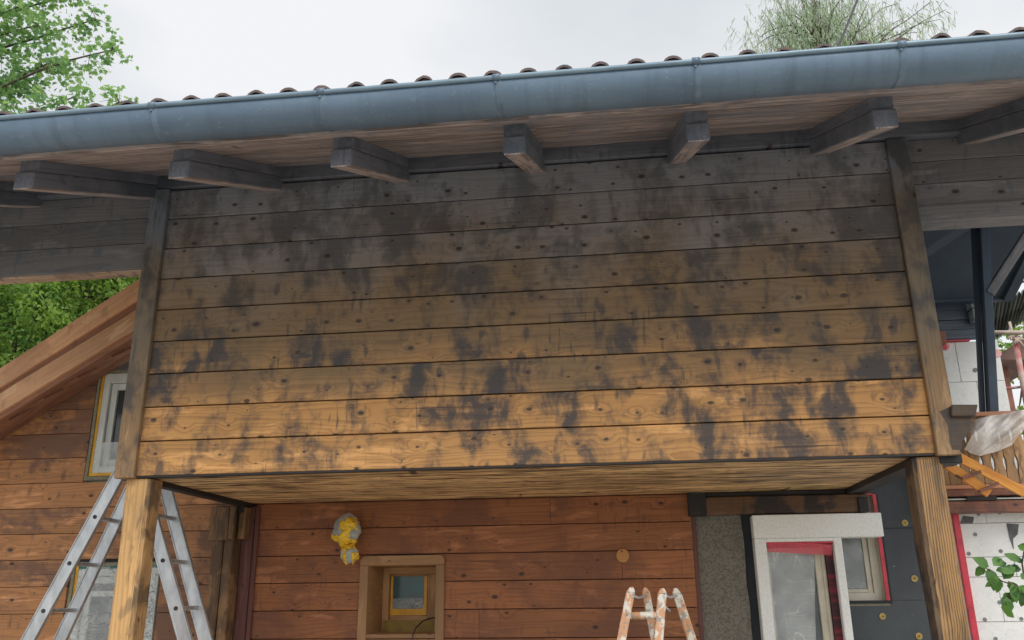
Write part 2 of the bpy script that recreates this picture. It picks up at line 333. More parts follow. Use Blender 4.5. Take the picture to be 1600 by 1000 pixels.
# ------------------------------------------------------------------ mesh builder
class MB:
    def __init__(s): s.v = []; s.f = []; s.g = []; s.r = []; s.mi = []
    def add(s, vs, fs, gs=None, rnd=None, mi=0):
        b = len(s.v); s.v += [tuple(x) for x in vs]
        s.g += [tuple(x) for x in (gs if gs is not None else vs)]
        rr = random.random() if rnd is None else rnd
        s.r += [rr] * len(vs)
        for f in fs: s.f.append([b + i for i in f]); s.mi.append(mi)
    def beam(s, p0, p1, wv, hv, seg=1, jit=0., mi=0, rnd=None):
        """bar from p0 to p1 (centre line); wv, hv full width and height vectors; grain runs along it"""
        p0, p1, wv, hv = map(Vector, (p0, p1, wv, hv))
        ln = (p1 - p0).length; off = Vector((random.uniform(0, 40), random.uniform(0, 40), random.uniform(0, 40)))
        vs, gs = [], []
        for i in range(seg + 1):
            t = i / seg; c = p0.lerp(p1, t)
            for a, b in ((-.5, -.5), (.5, -.5), (.5, .5), (-.5, .5)):
                j = Vector((0, 0, 0))
                if jit: j = jit * (wv.normalized() * mnoise.noise(off + Vector((t * ln * 2.3, a * 9, b * 9))) + hv.normalized() * mnoise.noise(off + Vector((9 + t * ln * 2.3, a * 9, b * 9))))
                vs.append(c + wv * a + hv * b + j)
                gs.append(off + Vector((t * ln, b * hv.length, a * wv.length)))
        fs = [(0, 1, 2, 3), tuple(seg * 4 + k for k in (3, 2, 1, 0))]
        for i in range(seg):
            q = i * 4
            for k in range(4):
                fs.append((q + k, q + 4 + k, q + 4 + (k + 1) % 4, q + (k + 1) % 4))
        s.add(vs, fs, gs, rnd, mi)
        return s
    def box(s, x0, x1, y0, y1, z0, z1, axis='x', **k):
        c = Vector(((x0 + x1) / 2, (y0 + y1) / 2, (z0 + z1) / 2)); X, Y, Z = Vector((x1 - x0, 0, 0)), Vector((0, y1 - y0, 0)), Vector((0, 0, z1 - z0))
        if axis == 'x': s.beam(c - X / 2, c + X / 2, Y, Z, **k)
        elif axis == 'y': s.beam(c - Y / 2, c + Y / 2, X, Z, **k)
        else: s.beam(c - Z / 2, c + Z / 2, Y, X, **k)
        return s
    def tube(s, pts, r, n=8, cap=True, mi=0):
        pts = [Vector(p) for p in pts]; rs = r if isinstance(r, (list, tuple)) else [r] * len(pts)
        vs = []; fs = []
        up = Vector((0, 0, 1)) if abs((pts[-1] - pts[0]).normalized().z) < .9 else Vector((1, 0, 0))
        for i, p in enumerate(pts):
            d = (pts[min(i + 1, len(pts) - 1)] - pts[max(i - 1, 0)]).normalized()
            a = d.cross(up).normalized(); b = d.cross(a)
            for k in range(n):
                t = 2 * math.pi * k / n; vs.append(p + rs[i] * (a * math.cos(t) + b * math.sin(t)))
        for i in range(len(pts) - 1):
            for k in range(n): fs.append((i * n + k, i * n + (k + 1) % n, (i + 1) * n + (k + 1) % n, (i + 1) * n + k))
        if cap: fs += [tuple(range(n))[::-1], tuple((len(pts) - 1) * n + k for k in range(n))]
        s.add(vs, fs, None, None, mi); return s
    def prism(s, poly, off, mi=0):
        """polygon (list of 3-D points) pushed along the vector off"""
        o = Vector(off); n = len(poly); P = [Vector(p) for p in poly]
        fs = [tuple(range(n)), tuple(range(2 * n - 1, n - 1, -1))] + [(i, n + i, n + (i + 1) % n, (i + 1) % n) for i in range(n)]
        r = Vector((random.random() * 30,) * 3)
        s.add(P + [p + o for p in P], fs, [Vector((p.x, p.z, p.y)) + r for p in P + [q + o for q in P]], None, mi); return s
    def build(s, name, mat, parent=None, bevel=0., smooth=False, seg=1):
        me = bpy.data.meshes.new(name); me.from_pydata(s.v, [], s.f); me.update()
        for m in (mat if isinstance(mat, (list, tuple)) else [mat]): me.materials.append(m)
        if any(s.mi): me.polygons.foreach_set('material_index', s.mi)
        a = me.attributes.new('gc', 'FLOAT_VECTOR', 'POINT'); a.data.foreach_set('vector', [c for g in s.g for c in g])
        a = me.attributes.new('rnd', 'FLOAT', 'POINT'); a.data.foreach_set('value', s.r)
        bm = bmesh.new(); bm.from_mesh(me); bmesh.ops.recalc_face_normals(bm, faces=bm.faces); bm.to_mesh(me); bm.free()
        if smooth: me.polygons.foreach_set('use_smooth', [True] * len(me.polygons))
        o = bpy.data.objects.new(name, me); col.objects.link(o)
        if parent: o.parent = parent; o.matrix_parent_inverse = parent_inv(parent)
        if bevel:
            b = o.modifiers.new('b', 'BEVEL'); b.width = bevel; b.segments = seg; b.limit_method = 'ANGLE'; b.angle_limit = RAD(40)
        return o
def parent_inv(p):
    # every thing and sub-thing keeps its world position in .location
    return Matrix.Translation(p.location).inverted()
def tag(o, label=None, cat=None, group=None, kind=None):
    for k, v in (('label', label), ('category', cat), ('group', group), ('kind', kind)):
        if v: o[k] = v
    return o
def empty(name, loc, label, cat, group=None):
    o = bpy.data.objects.new(name, None); col.objects.link(o); o.location = loc; o.empty_display_size = .2
    return tag(o, label, cat, group)
def relabel(o, label):
    o['label'] = label; return o

# ------------------------------------------------------------------ ground, hill
g = MB(); S = 600
g.add([(-S, -S, 0), (S, -S, 0), (S, S, 0), (-S, S, 0)], [(0, 1, 2, 3)])
tag(g.build('ground', plain('gravel_yard', (.50, .46, .40), (.40, .37, .32), 30, .95, bump=.5)), kind='structure')
g = MB(); nx, ny = 60, 16; vs = []
for j in range(ny + 1):
    for i in range(nx + 1):
        x = -90 + 200 * i / nx; y = 30 + 60 * j / ny; t = j / ny
        vs.append((x, y, -.5 + 15 * math.sin(t * math.pi / 2) + 1.5 * mnoise.noise(Vector((x * .06, y * .06, 0))) * min(1, t * 4) - .02 * max(0, x) * t * 10))
g.add(vs, [(j * (nx + 1) + i, j * (nx + 1) + i + 1, (j + 1) * (nx + 1) + i + 1, (j + 1) * (nx + 1) + i) for j in range(ny) for i in range(nx)])
tag(g.build('hill', plain('wooded_slope', (.035, .06, .02), (.02, .035, .012), 1.5, .95), smooth=True), kind='structure')

# ------------------------------------------------------------------ the house
house = empty('wooden_house', (2.1, .8, 0), 'timber clad house with an enclosed balcony on two posts, stripped and half stained', 'house')
B = .2; Z0 = 2.27; W = 4.34; BD = 1.53
def boards(mb, x0, x1, y, z0, n, h, th=.024, gap=.005, jit=.0015, joints=0, xs=None):
    for k in range(n):
        zz0 = z0 + k * h; yj = random.uniform(-jit, jit)
        cuts = [x0, x1]
        if joints:
            for _ in range(joints):
                if random.random() < .6: cuts.append(random.uniform(x0 + .3, x1 - .3))
        if xs and k in xs: cuts += xs[k]
        cuts.sort()
        for a, b in zip(cuts, cuts[1:]):
            mb.box(a + (.001 if a != x0 else 0), b - (.001 if b != x1 else 0), y + yj, y + th + yj, zz0 + gap / 2, zz0 + h - gap / 2)
m = MB(); boards(m, .0, W, 0, Z0, 9, B, gap=.007)
tag(m.build('balcony_cladding', M['balcony'], house, .0025), 'wide boards, bluish lens veil painted in grey at the top and sanded yellow at the bottom with black smudges')
m = MB(); m.box(0, W, .0255, .05, Z0 + .01, Z0 + 1.9); m.build('cladding_backing', M['black_wood'], house)
# the balcony's two side walls
for x in (-.024, W):
    m = MB()
    for k in range(9): m.box(x, x + .024, .06, BD - .02, Z0 + k * B + .003, Z0 + (k + 1) * B - .003, axis='y')
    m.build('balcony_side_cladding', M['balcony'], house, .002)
# corner boards
for a, b in (((-.118, .0)), ((W + .0, W + .112))):
    m = MB(); m.beam(((a + b) / 2, -.012, Z0 - .012), ((a + b) / 2, -.012, 4.07), (0, .036, 0), (b - a, 0, 0), seg=12, jit=.003)
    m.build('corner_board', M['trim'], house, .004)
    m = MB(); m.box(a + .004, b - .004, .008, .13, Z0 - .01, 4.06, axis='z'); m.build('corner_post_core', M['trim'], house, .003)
# bottom drip edge
m = MB(); m.box(.004, W - .004, .004, .05, Z0 - .007, Z0 + .002); m.build('bottom_edge', M['black_wood'], house)
# floor underside: rough planks
m = MB()
for k in range(8):
    y0 = .052 + k * (BD - .055) / 8; m.box(.04, W - .09, y0, y0 + (BD - .055) / 8 - .002, Z0 - .001, Z0 + .028, seg=1)
tag(m.build('floor_underside', M['floor_under'], house, .002), 'rough sawn tan planks streaked with black')
m = MB(); m.box(-.024, W + .1, .06, BD - .03, Z0 + .03, Z0 + .14); m.build('floor_deck', M['black_wood'], house)
for a, b, z in ((-.03, .038, -.03), (W - .088, W + .03, -.036)):
    m = MB(); m.box(a, b, .19, BD, Z0 + z, Z0 + .025, axis='y'); m.build('floor_edge_beam', M['black_wood'], house, .003)

# posts
def rough_post(name, x0, x1, y0, y1, z0, z1, mat, wav=.008, seg=46, ch=.16, parent=house, lab=None, shade_sides=()):
    m = MB(); off = Vector((random.uniform(0, 30), random.uniform(0, 30), random.uniform(0, 30)))
    prof = []
    hw, hd = (x1 - x0) / 2, (y1 - y0) / 2
    c = .12 * min(hw, hd) * 2
    for (sx, sy) in ((-1, -1), (1, -1), (1, 1), (-1, 1)):
        a = (sx * hw, sy * (hd - c)); b = (sx * (hw - c), sy * hd)
        pts = [a, b] if sx * sy > 0 else [b, a]
        prof.append(pts)
    ring = [p for q in prof for p in q]
    per = [0]
    for i in range(1, 9): per.append(per[-1] + math.dist(ring[i % 8], ring[i - 1]))
    vs, gs = [], []
    for j in range(seg + 1):
        z = z0 + (z1 - z0) * j / seg
        for i in range(9):
            x, y = ring[i % 8]
            k = i % 8
            n = mnoise.noise(off + Vector((z * 1.6, k * 3.1, 0))) * wav * 1.6 + mnoise.noise(off + Vector((z * 7, k * 3.1, 5))) * wav * .35
            d = Vector((x, y, 0)).normalized()
            vs.append(((x0 + x1) / 2 + x + d.x * n, (y0 + y1) / 2 + y + d.y * n, z))
            gs.append(off + Vector((z, per[i], 0)))
    fs = [(j * 9 + i, j * 9 + i + 1, (j + 1) * 9 + i + 1, (j + 1) * 9 + i) for j in range(seg) for i in range(8)]
    fs += [tuple(range(8)), tuple(seg * 9 + i for i in range(8))]
    m.add(vs, fs, gs, .5)
    if shade_sides: m.mi = [1 if (k < seg * 8 and k % 8 in shade_sides) else 0 for k in range(len(fs))]
    o = m.build(name, mat, parent, smooth=False)
    if lab: o['label'] = lab
    return o
rough_post('post', -.072, .074, .022, .175, -.05, Z0 - .012, [M['post_pale'], M['post_side']], shade_sides=(2, 3), lab='pale yellow squared post under the left end of the balcony')
rough_post('post', 4.231, 4.376, .022, .185, -.05, Z0 - .012, [M['post_dark'], M['post_shade']], .010, shade_sides=(0, 6, 7), lab='grainy brown post, left side painted dark for shade, under the right end of the balcony')
# stepped corbel at the right lower corner
P = [at(x, y, -.03) for x, y in ((1466, 704), (1459, 646), (1487, 633), (1527, 633), (1525, 651), (1517, 655), (1517, 672), (1504, 690), (1504, 704))]
m = MB(); m.prism(P, (0, .17, 0)); m.prism([at(x, y, -.055) for x, y in ((1487, 632), (1528, 632), (1525, 650), (1487, 650))], (0, .022, 0)); m.build('corbel', M['corbel'], house, .004)
m = MB(); a = at(1472, 706, 0); m.box(a.x - .01, a.x + .10, .02, .16, a.z - .055, a.z - .006); m.build('corbel_block', M['black_wood'], house, .003)

# wall plate under the rafters, rafters, soffit, roof, gutter
SL = .43
XL, XR = -3.2, 6.0
m = MB(); m.box(XL, XR, -.022, .1, 4.08, 4.175, seg=1); m.build('wall_plate', M['rafter'], house, .004)
def rz(y): return 4.017 + SL * y       # rafter underside
r0 = None
sd = Vector((0, 1, SL)).normalized(); up = Vector((0, -SL, 1)).normalized()
xs = [-2.6, -1.78, -.96, -.14, .675, 1.49, 2.32, 3.16, 3.975, 4.80, 5.62]
for i, x in enumerate(xs):
    if i == 0:
        m = MB()
        for (h0, h1, ye) in ((0, .088, -1.10), (.0885, .30, -1.078)):
            # two stacked timbers with plumb-cut ends
            ys = (ye, .45)
            V = []
            for xx in (-.052, .052):
                for y in ys: V += [(xx, y, rz(y) + h0 / .92), (xx, y, rz(y) + h1 / .92)]
            off = Vector((random.random() * 20, random.random() * 20, 3))
            G = [off + Vector((v[1], v[2] - SL * v[1], v[0])) for v in V]
            m.add(V, [(0, 2, 3, 1), (4, 5, 7, 6), (0, 1, 5, 4), (2, 6, 7, 3), (0, 4, 6, 2), (1, 3, 7, 5)], G)
        m.mi[4] = 1  # paler bottom face: light from below put into the colour
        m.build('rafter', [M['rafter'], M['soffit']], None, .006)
        r0 = bpy.data.objects['rafter']; r0.parent = house; r0.matrix_parent_inverse = parent_inv(house); r0.location = (x, 0, 0)
    else:
        c = r0.copy(); col.objects.link(c); c.parent = house; c.matrix_parent_inverse = parent_inv(house); c.location = (x, 0, 0)
# soffit boards lie across the rafters
m = MB(); nb = 12; y0, y1 = -1.195, .3
for k in range(nb):
    a = y0 + (y1 - y0) * k / nb; b = y0 + (y1 - y0) * (k + 1) / nb
    for xa, xb in ((XL, -.2), (-.2, 2.4), (2.4, 4.9), (4.9, XR)):
        ca, cb = Vector((xa, (a + b) / 2, rz((a + b) / 2) + .172)), Vector((xb, (a + b) / 2, rz((a + b) / 2) + .172))
        m.beam(ca, cb, sd * ((b - a) / sd.y - .003), up * .022)
tag(m.build('eave_soffit', M['soffit'], house, .002), 'rough pinkish grey boards above the rafters')
# roof slab + barrel tiles
m = MB(); m.prism([(XL, -1.195, 3.715), (XL, 1.9, 5.045), (XL, 1.9, 5.165), (XL, -1.195, 3.835)], (XR - XL, 0, 0)); m.build('roof_deck', M['black_wood'], house)
m = MB(); pitch = .1655; n = int((XR - XL) / pitch); vs = []; fs = []; X0 = .499 - pitch * round((.499 - XL) / pitch)
cols = n * 10 + 1; courses = [(-1.20, -.80), (-.84, -.46), (-.50, -.12), (-.16, .22), (.18, .56), (.52, .9), (.86, 1.24), (1.2, 1.58), (1.54, 1.95)]
for ci, (ya, yb) in enumerate(courses):
    b0 = len(vs)
    for th in (0, 1):
        for row, yy in enumerate((ya, yb)):
            for i in range(cols):
                ph = (i % 10) / 10 - .5; u = abs(ph)
                x = X0 + i * pitch / 10
                hgt = .064 * math.sqrt(max(0, 1 - (u / .33) ** 2)) if u < .33 else 0
                t_i = int((i + 5) // 10); jz = .006 * mnoise.noise(Vector((t_i * 3.7, ci * 2.1, 0)))
                z = 3.888 + SL * (yy + 1.125) + hgt * (1 if row == 0 else .8) - (.014 if th else 0) + (.016 if row == 0 else 0) * 1 + jz
                jy = .008 * mnoise.noise(Vector((t_i * 5.3, ci * 2.9, 7))) if row == 0 else 0
                vs.append((x, yy + jy, z))
    R_ = cols
    for i in range(cols - 1):
        fs.append((b0 + i, b0 + i + 1, b0 + R_ + i + 1, b0 + R_ + i))
        fs.append((b0 + 2 * R_ + i, b0 + 3 * R_ + i, b0 + 3 * R_ + i + 1, b0 + 2 * R_ + i + 1))
        fs.append((b0 + i, b0 + 2 * R_ + i, b0 + 2 * R_ + i + 1, b0 + i + 1))
    if ci == 0:      # mortar closes the tile ends
        k0 = len(vs)
        for i in range(cols): x, y, z = vs[b0 + 2 * R_ + i]; vs += [(x, y + .012, z), (x, y + .014, 3.835)]
        for i in range(cols - 1): fs.append((k0 + 2 * i, k0 + 2 * i + 1, k0 + 2 * i + 3, k0 + 2 * i + 2))
m.add(vs, fs); tag(m.build('roof', M['tile'], house), 'barrel tiled roof edge above the gutter')
# fascia behind the gutter
m = MB(); m.box(XL, XR, -1.222, -1.197, 3.700, 3.87); m.build('fascia', M['black_wood'], house)
# gutter: half round trough with a rolled front bead
gut = bpy.data.objects.new('gutter', None); col.objects.link(gut); gut.location = (2.1, -1.33, 3.72); gut.parent = house; gut.matrix_parent_inverse = parent_inv(house)
gut['label'] = 'blue grey half round metal gutter along the whole eave'
GY, GZ, GR = -1.320, 3.731, .107
m = MB(); vs = []; fs = []; nn = 20
prof = [(GY - GR * math.cos(math.pi * k / nn), GZ - GR * math.sin(math.pi * k / nn)) for k in range(nn + 1)]
inner = [(GY - (GR - .003) * math.cos(math.pi * k / nn), GZ - (GR - .003) * math.sin(math.pi * k / nn)) for k in range(nn + 1)][::-1]
ring = prof + inner
ss = 30
for i in range(ss + 1):
    x = XL - .05 + (XR - XL + .1) * i / ss; dz = .004 * mnoise.noise(Vector((x * .9, 0, 0)))
    for y, z in ring: vs.append((x, y, z + dz))
q = len(ring)
for i in range(ss):
    for k in range(q): fs.append((i * q + k, i * q + (k + 1) % q, (i + 1) * q + (k + 1) % q, (i + 1) * q + k))
m.add(vs, fs); trough = m.build('trough', M['zinc'], gut, smooth=True)
def gz(x): return .004 * mnoise.noise(Vector((x * .9, 0, 0)))
m = MB(); m.tube([(XL - .05 + (XR - XL + .1) * i / ss, GY - GR - .004, GZ + .008 + gz(XL - .05 + (XR - XL + .1) * i / ss)) for i in range(ss + 1)], .0115, 10); m.build('bead', M['zinc_light'], gut, smooth=True)
for x in [-2.05, -1.18, at(-60, 236, -1.33).x] + [at(px, py, -1.44).x for px, py in ((235, 175), (500, 148), (775, 118), (1088, 97), (1410, 72))] + [5.28]:
    m = MB(); vs = []; fs = []
    for xx, r in ((x - .010, GR + .0005), (x - .007, GR + .003), (x + .003, GR + .003), (x + .004, GR + .0015), (x + .018, GR + .0012), (x + .020, GR + .0003)):
        for k in range(nn + 1):
            a = math.pi * k / nn; vs.append((xx, GY - r * math.cos(a), GZ + gz(x) - r * math.sin(a)))
    for i in range(5):
        for k in range(nn): fs.append((i * (nn + 1) + k, i * (nn + 1) + k + 1, (i + 1) * (nn + 1) + k + 1, (i + 1) * (nn + 1) + k))
    m.add(vs, fs); m.tube([(x - .016, GY - GR - .004, GZ + .009), (x + .016, GY - GR - .004, GZ + .009)], .0165, 10)
    m.tube([(x - .004, GY - GR - .004, GZ - .018), (x - .004, GY - GR - .009, GZ - .018)], .006, 8)
    m.build('gutter_joint', M['zinc_edge'], gut, smooth=True)

# cladding bands under the eave, left and right of the balcony
ZB = 3.56
m = MB(); boards(m, XL, -.121, .03, ZB, 3, .172)
m.build('cladding_band', M['band'], house, .002)
m = MB(); m.box(XL, -.121, .056, .16, ZB - .002, ZB + .05); tag(m.build('band_edge_beam', M['rafter_pale'], house, .002), 'underside of the left cladding band, light painted in as pale wood')
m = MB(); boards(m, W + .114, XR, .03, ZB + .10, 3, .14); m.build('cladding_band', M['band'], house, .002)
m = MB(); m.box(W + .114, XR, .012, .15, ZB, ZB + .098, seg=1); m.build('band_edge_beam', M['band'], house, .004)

# gable wall + recessed ground floor wall (same plane)
YW = 1.53
def wall_rows(m, x0, x1, zt, zb, h, holes=(), y=YW, slope=None):
    z = zb; k = 0
    while z < zt - .01:
        z1 = min(z + h, zt); segs = [(x0, x1)]
        for hx0, hx1, hz0, hz1 in holes:
            ns = []
            for a, b in segs:
                if z1 > hz0 + .004 and z < hz1 - .004 and b > hx0 and a < hx1:
                    if a < hx0: ns.append((a, hx0))
                    if b > hx1: ns.append((hx1, b))
                else: ns.append((a, b))
            segs = ns
        yj = random.uniform(-.0015, .0015)
        for a, b in segs:
            cut = [a, b]
            if b - a > 1.2 and random.random() < .35: cut.insert(1, random.uniform(a + .3, b - .3))
            for c, d in zip(cut, cut[1:]):
                m.box(c + .0005, d - .0005, y + yj, y + .03 + yj, z + .0025, z1 - .0025)
        z = z1; k += 1
# niche opening
na, nb_ = at(577, 884, YW), at(680, 990, YW)
NX0, NX1, NZ0, NZ1 = na.x, nb_.x, nb_.z, na.z
w1a, w1b = at(146, 581, YW), at(190, 742, YW)
W1 = (-1.335, -.75, 2.50, 3.36)
W2 = (-1.34, -.62, .9, 1.87)
m = MB(); wall_rows(m, .07, at(1085, 850, YW).x, Z0 + .02, .0 + .02, .187, [(NX0, NX1, NZ0, NZ1)])
tag(m.build('ground_floor_wall', M['wall'], house, .002), 'red brown horizontal boards behind the posts')
m = MB(); wall_rows(m, -4.6, -.10, 2.27 + .19 * 9, 2.27 - .19 * 12, .19, [W1, W2])
me = m.build('gable_wall', M['gable'], house, .0)
# cut the wall top to the verge line
VA, VB = at(0, 640, 1.4), at(215, 487, 1.4); vsl = (VB.z - VA.z) / (VB.x - VA.x)
bm = bmesh.new(); bm.from_mesh(me.data)
bmesh.ops.bisect_plane(bm, geom=bm.verts[:] + bm.edges[:] + bm.faces[:], plane_co=(VA.x, YW, VA.z + .02), plane_no=Vector((-vsl, 0, 1)), clear_outer=True)
bm.to_mesh(me.data); bm.free()
me['label'] = 'faded brown boards of the gable, partly stripped, left of the balcony'
# backing of the walls (dark) with the openings
def backing(x0, x1, z0, z1, hole, y=YW + .032):
    m = MB()
    hx0, hx1, hz0, hz1 = hole
    m.box(x0, hx0, y, y + .12, z0, z1); m.box(hx1, x1, y, y + .12, z0, z1)
    m.box(hx0, hx1, y, y + .12, z0, hz0); m.box(hx0, hx1, y, y + .12, hz1, z1)
    return m
backing(.0, 3.2, 0, 2.3, (NX0 - .03, NX1 + .03, NZ0 - .03, NZ1 + .03)).build('wall_core', M['black_wood'], house)
m = backing(-4.6, -.08, 0, 2.3, (-1.34, -.62, .9, 1.87)); m.prism([(-4.6, YW + .032, 2.3), (-1.36, YW + .032, 2.3), (-1.36, YW + .032, VA.z + vsl * (-1.36 - VA.x) - .03), (-4.6, YW + .032, max(2.31, VA.z + vsl * (-4.6 - VA.x)))], (0, .12, 0))
m.box(-.74, -.08, YW + .032, YW + .15, 2.3, 3.9)
m.build('wall_core', M['black_wood'], house)

# verge boards of the gable
vd = Vector((1, 0, vsl)).normalized(); vn = Vector((-vsl, 0, 1)).normalized()
def verge(px0, py0, px1, py1, px2, py2, Y, th, mat, name):
    a, b, c = at(px0, py0, Y), at(px1, py1, Y), at(px2, py2, Y)
    d = (b - a).normalized(); n = Vector((-d.z, 0, d.x)); h = (a - c).dot(n)
    A, Bb = a - d * 2.2 - n * h / 2, b + d * 1.6 - n * h / 2
    m = MB(); m.beam(A + Vector((0, th / 2, 0)), Bb + Vector((0, th / 2, 0)), (0, th, 0), n * h); return m.build(name, mat, house, .004)
tag(verge(0, 575, 215, 437, 0, 606, 1.16, .04, M['verge'], 'verge_board'), 'upper orange brown board of the gable verge')
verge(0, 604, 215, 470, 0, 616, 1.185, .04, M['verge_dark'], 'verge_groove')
tag(verge(0, 614, 215, 482, 0, 644, 1.172, .04, M['verge'], 'verge_board'), 'lower orange brown board of the gable verge')
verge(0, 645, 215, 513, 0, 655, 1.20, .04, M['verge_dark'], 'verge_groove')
# verge soffit
a = at(0, 652, 1.215); d = (at(215, 520, 1.215) - a).normalized(); n = Vector((-d.z, 0, d.x))
m = MB()
for k in range(3):
    y = 1.225 + k * .10; m.beam(a - d * 2.2 + Vector((0, y - 1.215 + .05, 0)) + n * .02, a + d * 2.8 + Vector((0, y - 1.215 + .05, 0)) + n * .02, (0, .097, 0), n * .022)
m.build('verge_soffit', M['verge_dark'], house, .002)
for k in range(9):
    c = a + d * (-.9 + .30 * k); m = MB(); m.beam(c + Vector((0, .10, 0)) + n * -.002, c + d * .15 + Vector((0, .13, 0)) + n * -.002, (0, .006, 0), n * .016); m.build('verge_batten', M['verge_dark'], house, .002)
m = MB(); A = at(0, 580, 1.2); m.beam(A - d * 2.2 + Vector((0, .5, 0)) + n * .01, A + d * 2.6 + Vector((0, .5, 0)) + n * .01, (0, 1.0, 0), n * .03); m.build('verge_deck', M['tile'], house)

# corner post of the recess
def P2(x, y, Y): return at(x, y, Y)
xa, xb, xc = P2(339, 800, 1.40).x, P2(371, 800, 1.40).x, P2(400, 800, 1.49).x
rough_post('recess_post', xa, (xa + xb) / 2 + .005, 1.36, 1.52, -.02, 2.24, M['corner_post'], .004)
rough_post('recess_post', (xa + xb) / 2 + .007, xb, 1.37, 1.52, -.02, 2.24, M['corner_post'], .004)
zc = P2(345, 845, 1.4).z
m = MB(); m.box(xa - .012, xb - .03, 1.325, 1.355, zc, 2.23, axis='z'); m.box(xb - .028, xb + .012, 1.33, 1.36, zc + .005, 2.23, axis='z'); m.box(xb + .013, xb + .06, 1.40, 1.50, zc + .01, 2.23, axis='z')
m.build('post_head_block', M['corner_post'], house, .004)
m = MB(); m.box(xb + .006, xc - .012, 1.49, 1.526, .0, 2.24, axis='z'); m.box(xc - .010, xc + .02, 1.505, 1.527, .0, 2.24, axis='z'); m.build('recess_board', M['maroon'], house, .003)
m = MB(); m.box(xb + .0, xb + .05, 1.38, 1.46, 2.19, 2.262); m.build('beam_hanger', M['black_wood'], house, .003)

# ---- windows of the gable wall
def window(x0, x1, z0, z1, y, label, mid=None, green=False, grout=True):
    t = bpy.data.objects.new('window', None); col.objects.link(t); t.location = ((x0 + x1) / 2, y, z0); t.parent = house; t.matrix_parent_inverse = parent_inv(house); t['label'] = label
    if grout:
        m = MB()
        m.box(x0 - .022, x0 + .004, y - .012, y + .05, z0 - .03, z1 + .015, axis='z', seg=18, jit=.006); m.box(x0 - .02, x1, y - .010, y + .05, z1 - .004, z1 + .018, seg=14, jit=.006); m.box(x0 - .02, x1, y - .014, y + .05, z0 - .034, z0 - .002, seg=14, jit=.006)
        m.build('mortar_edge', M['grout'], t)
    f = MB(); fr = .075
    f.box(x0, x0 + fr, y + .005, y + .08, z0, z1, axis='z'); f.box(x1 - fr, x1, y + .005, y + .08, z0, z1, axis='z'); f.box(x0 + fr, x1 - fr, y + .007, y + .08, z1 - fr, z1); f.box(x0 + fr, x1 - fr, y + .007, y + .08, z0, z0 + fr)
    fo = f.build('window_frame', M['white'], t, .003)
    f = MB(); i0, i1, j0, j1 = x0 + fr + .004, x1 - fr - .004, z0 + fr + .004, z1 - fr - .004; s = .05
    f.box(i0, i0 + s, y + .03, y + .075, j0, j1, axis='z'); f.box(i1 - s, i1, y + .03, y + .075, j0, j1, axis='z'); f.box(i0 + s, i1 - s, y + .032, y + .075, j1 - s, j1); f.box(i0 + s, i1 - s, y + .032, y + .075, j0, j0 + s)
    if mid: f.box(i0 + s, i1 - s, y + .028, y + .07, mid - .02, mid + .02)
    f.build('sash', M['white'], t, .003)
    f = MB(); f.box(i0 + s, i1 - s, y + .052, y + .058, j0 + s, j1 - s); f.build('pane', M['glass_dark'], t)
    f = MB(); tw = .024
    f.box(x0, x0 + tw, y - .001, y + .0045, z0, z1, axis='z'); f.box(x0 + tw, x1, y - .001, y + .0045, z0, z0 + tw)
    if not green: f.build('masking_tape', M['yellow'], t)
    else:
        f.build('masking_tape', M['yellow'], t); f = MB(); f.box(x0 + tw, x1, y - .001, y + .0045, z1 - tw, z1); f.build('masking_tape', M['green'], t)['label'] = 'green tape along the top'
    # crinkled film stretched over it
    f = MB(); nx_, nz_ = 12, 24; vs = []
    for j in range(nz_ + 1):
        for i in range(nx_ + 1):
            x = x0 + tw + (x1 - x0 - tw) * i / nx_; z = z0 + tw + ((z1 - z0) * (.99 if green else .32) - tw) * j / nz_
            vs.append((x, y + .002 - .012 * abs(mnoise.noise(Vector((x * 9, z * 7, z0)))) * min(1, 4 * i / nx_ + .1), z))
    f.add(vs, [(j * (nx_ + 1) + i, j * (nx_ + 1) + i + 1, (j + 1) * (nx_ + 1) + i + 1, (j + 1) * (nx_ + 1) + i) for j in range(nz_) for i in range(nx_)])
    f.build('plastic_film', M['film_dense' if green else 'film'], t, smooth=True)
    return t
a, b = at(162, 584, YW), at(150, 744, YW)
window(-1.30, -.76, b.z, a.z, YW - .0, 'upper gable window edged with yellow tape and mortar, beside the corner board')
a = at(118, 884, YW)
window(a.x + .004, -.64, .93, a.z, YW - .0, 'lower gable window behind the aluminium ladder, covered with crinkled film', mid=a.z - .20, green=True)

# ---- the niche window
nw = bpy.data.objects.new('niche_window', None); col.objects.link(nw); nw.location = ((NX0 + NX1) / 2, YW, NZ0); nw.parent = house; nw.matrix_parent_inverse = parent_inv(house); nw['label'] = 'small window deep inside a boxed timber niche'
m = MB(); cw = .062; y = YW - .022; c = .03
o0, o1, oz0, oz1 = NX0 - cw, NX1 + cw, NZ0 - .10, NZ1 + cw + .005
m.box(o0, NX0, y, y + .025, oz0, NZ1 - .001, axis='z'); m.box(NX1, o1, y, y + .025, oz0, NZ1 - .001, axis='z')
m.prism([(o0, y, NZ1), (o1, y, NZ1), (o1, y, oz1 - c), (o1 - .01, y, oz1 - .012), (o1 - c, y, oz1), (o0 + c, y, oz1), (o0 + .01, y, oz1 - .012), (o0, y, oz1 - c)], (0, .025, 0))
m.box(NX0, NX1, y + .004, y + .03, NZ0 - .03, NZ0, axis='x'); m.box(NX0 - .0, NX1, y + .001, y + .02, NZ0 - .10, NZ0 - .035)
m.build('casing', M['casing'], nw, .003)
ND = .46; m = MB(); y1 = YW + ND
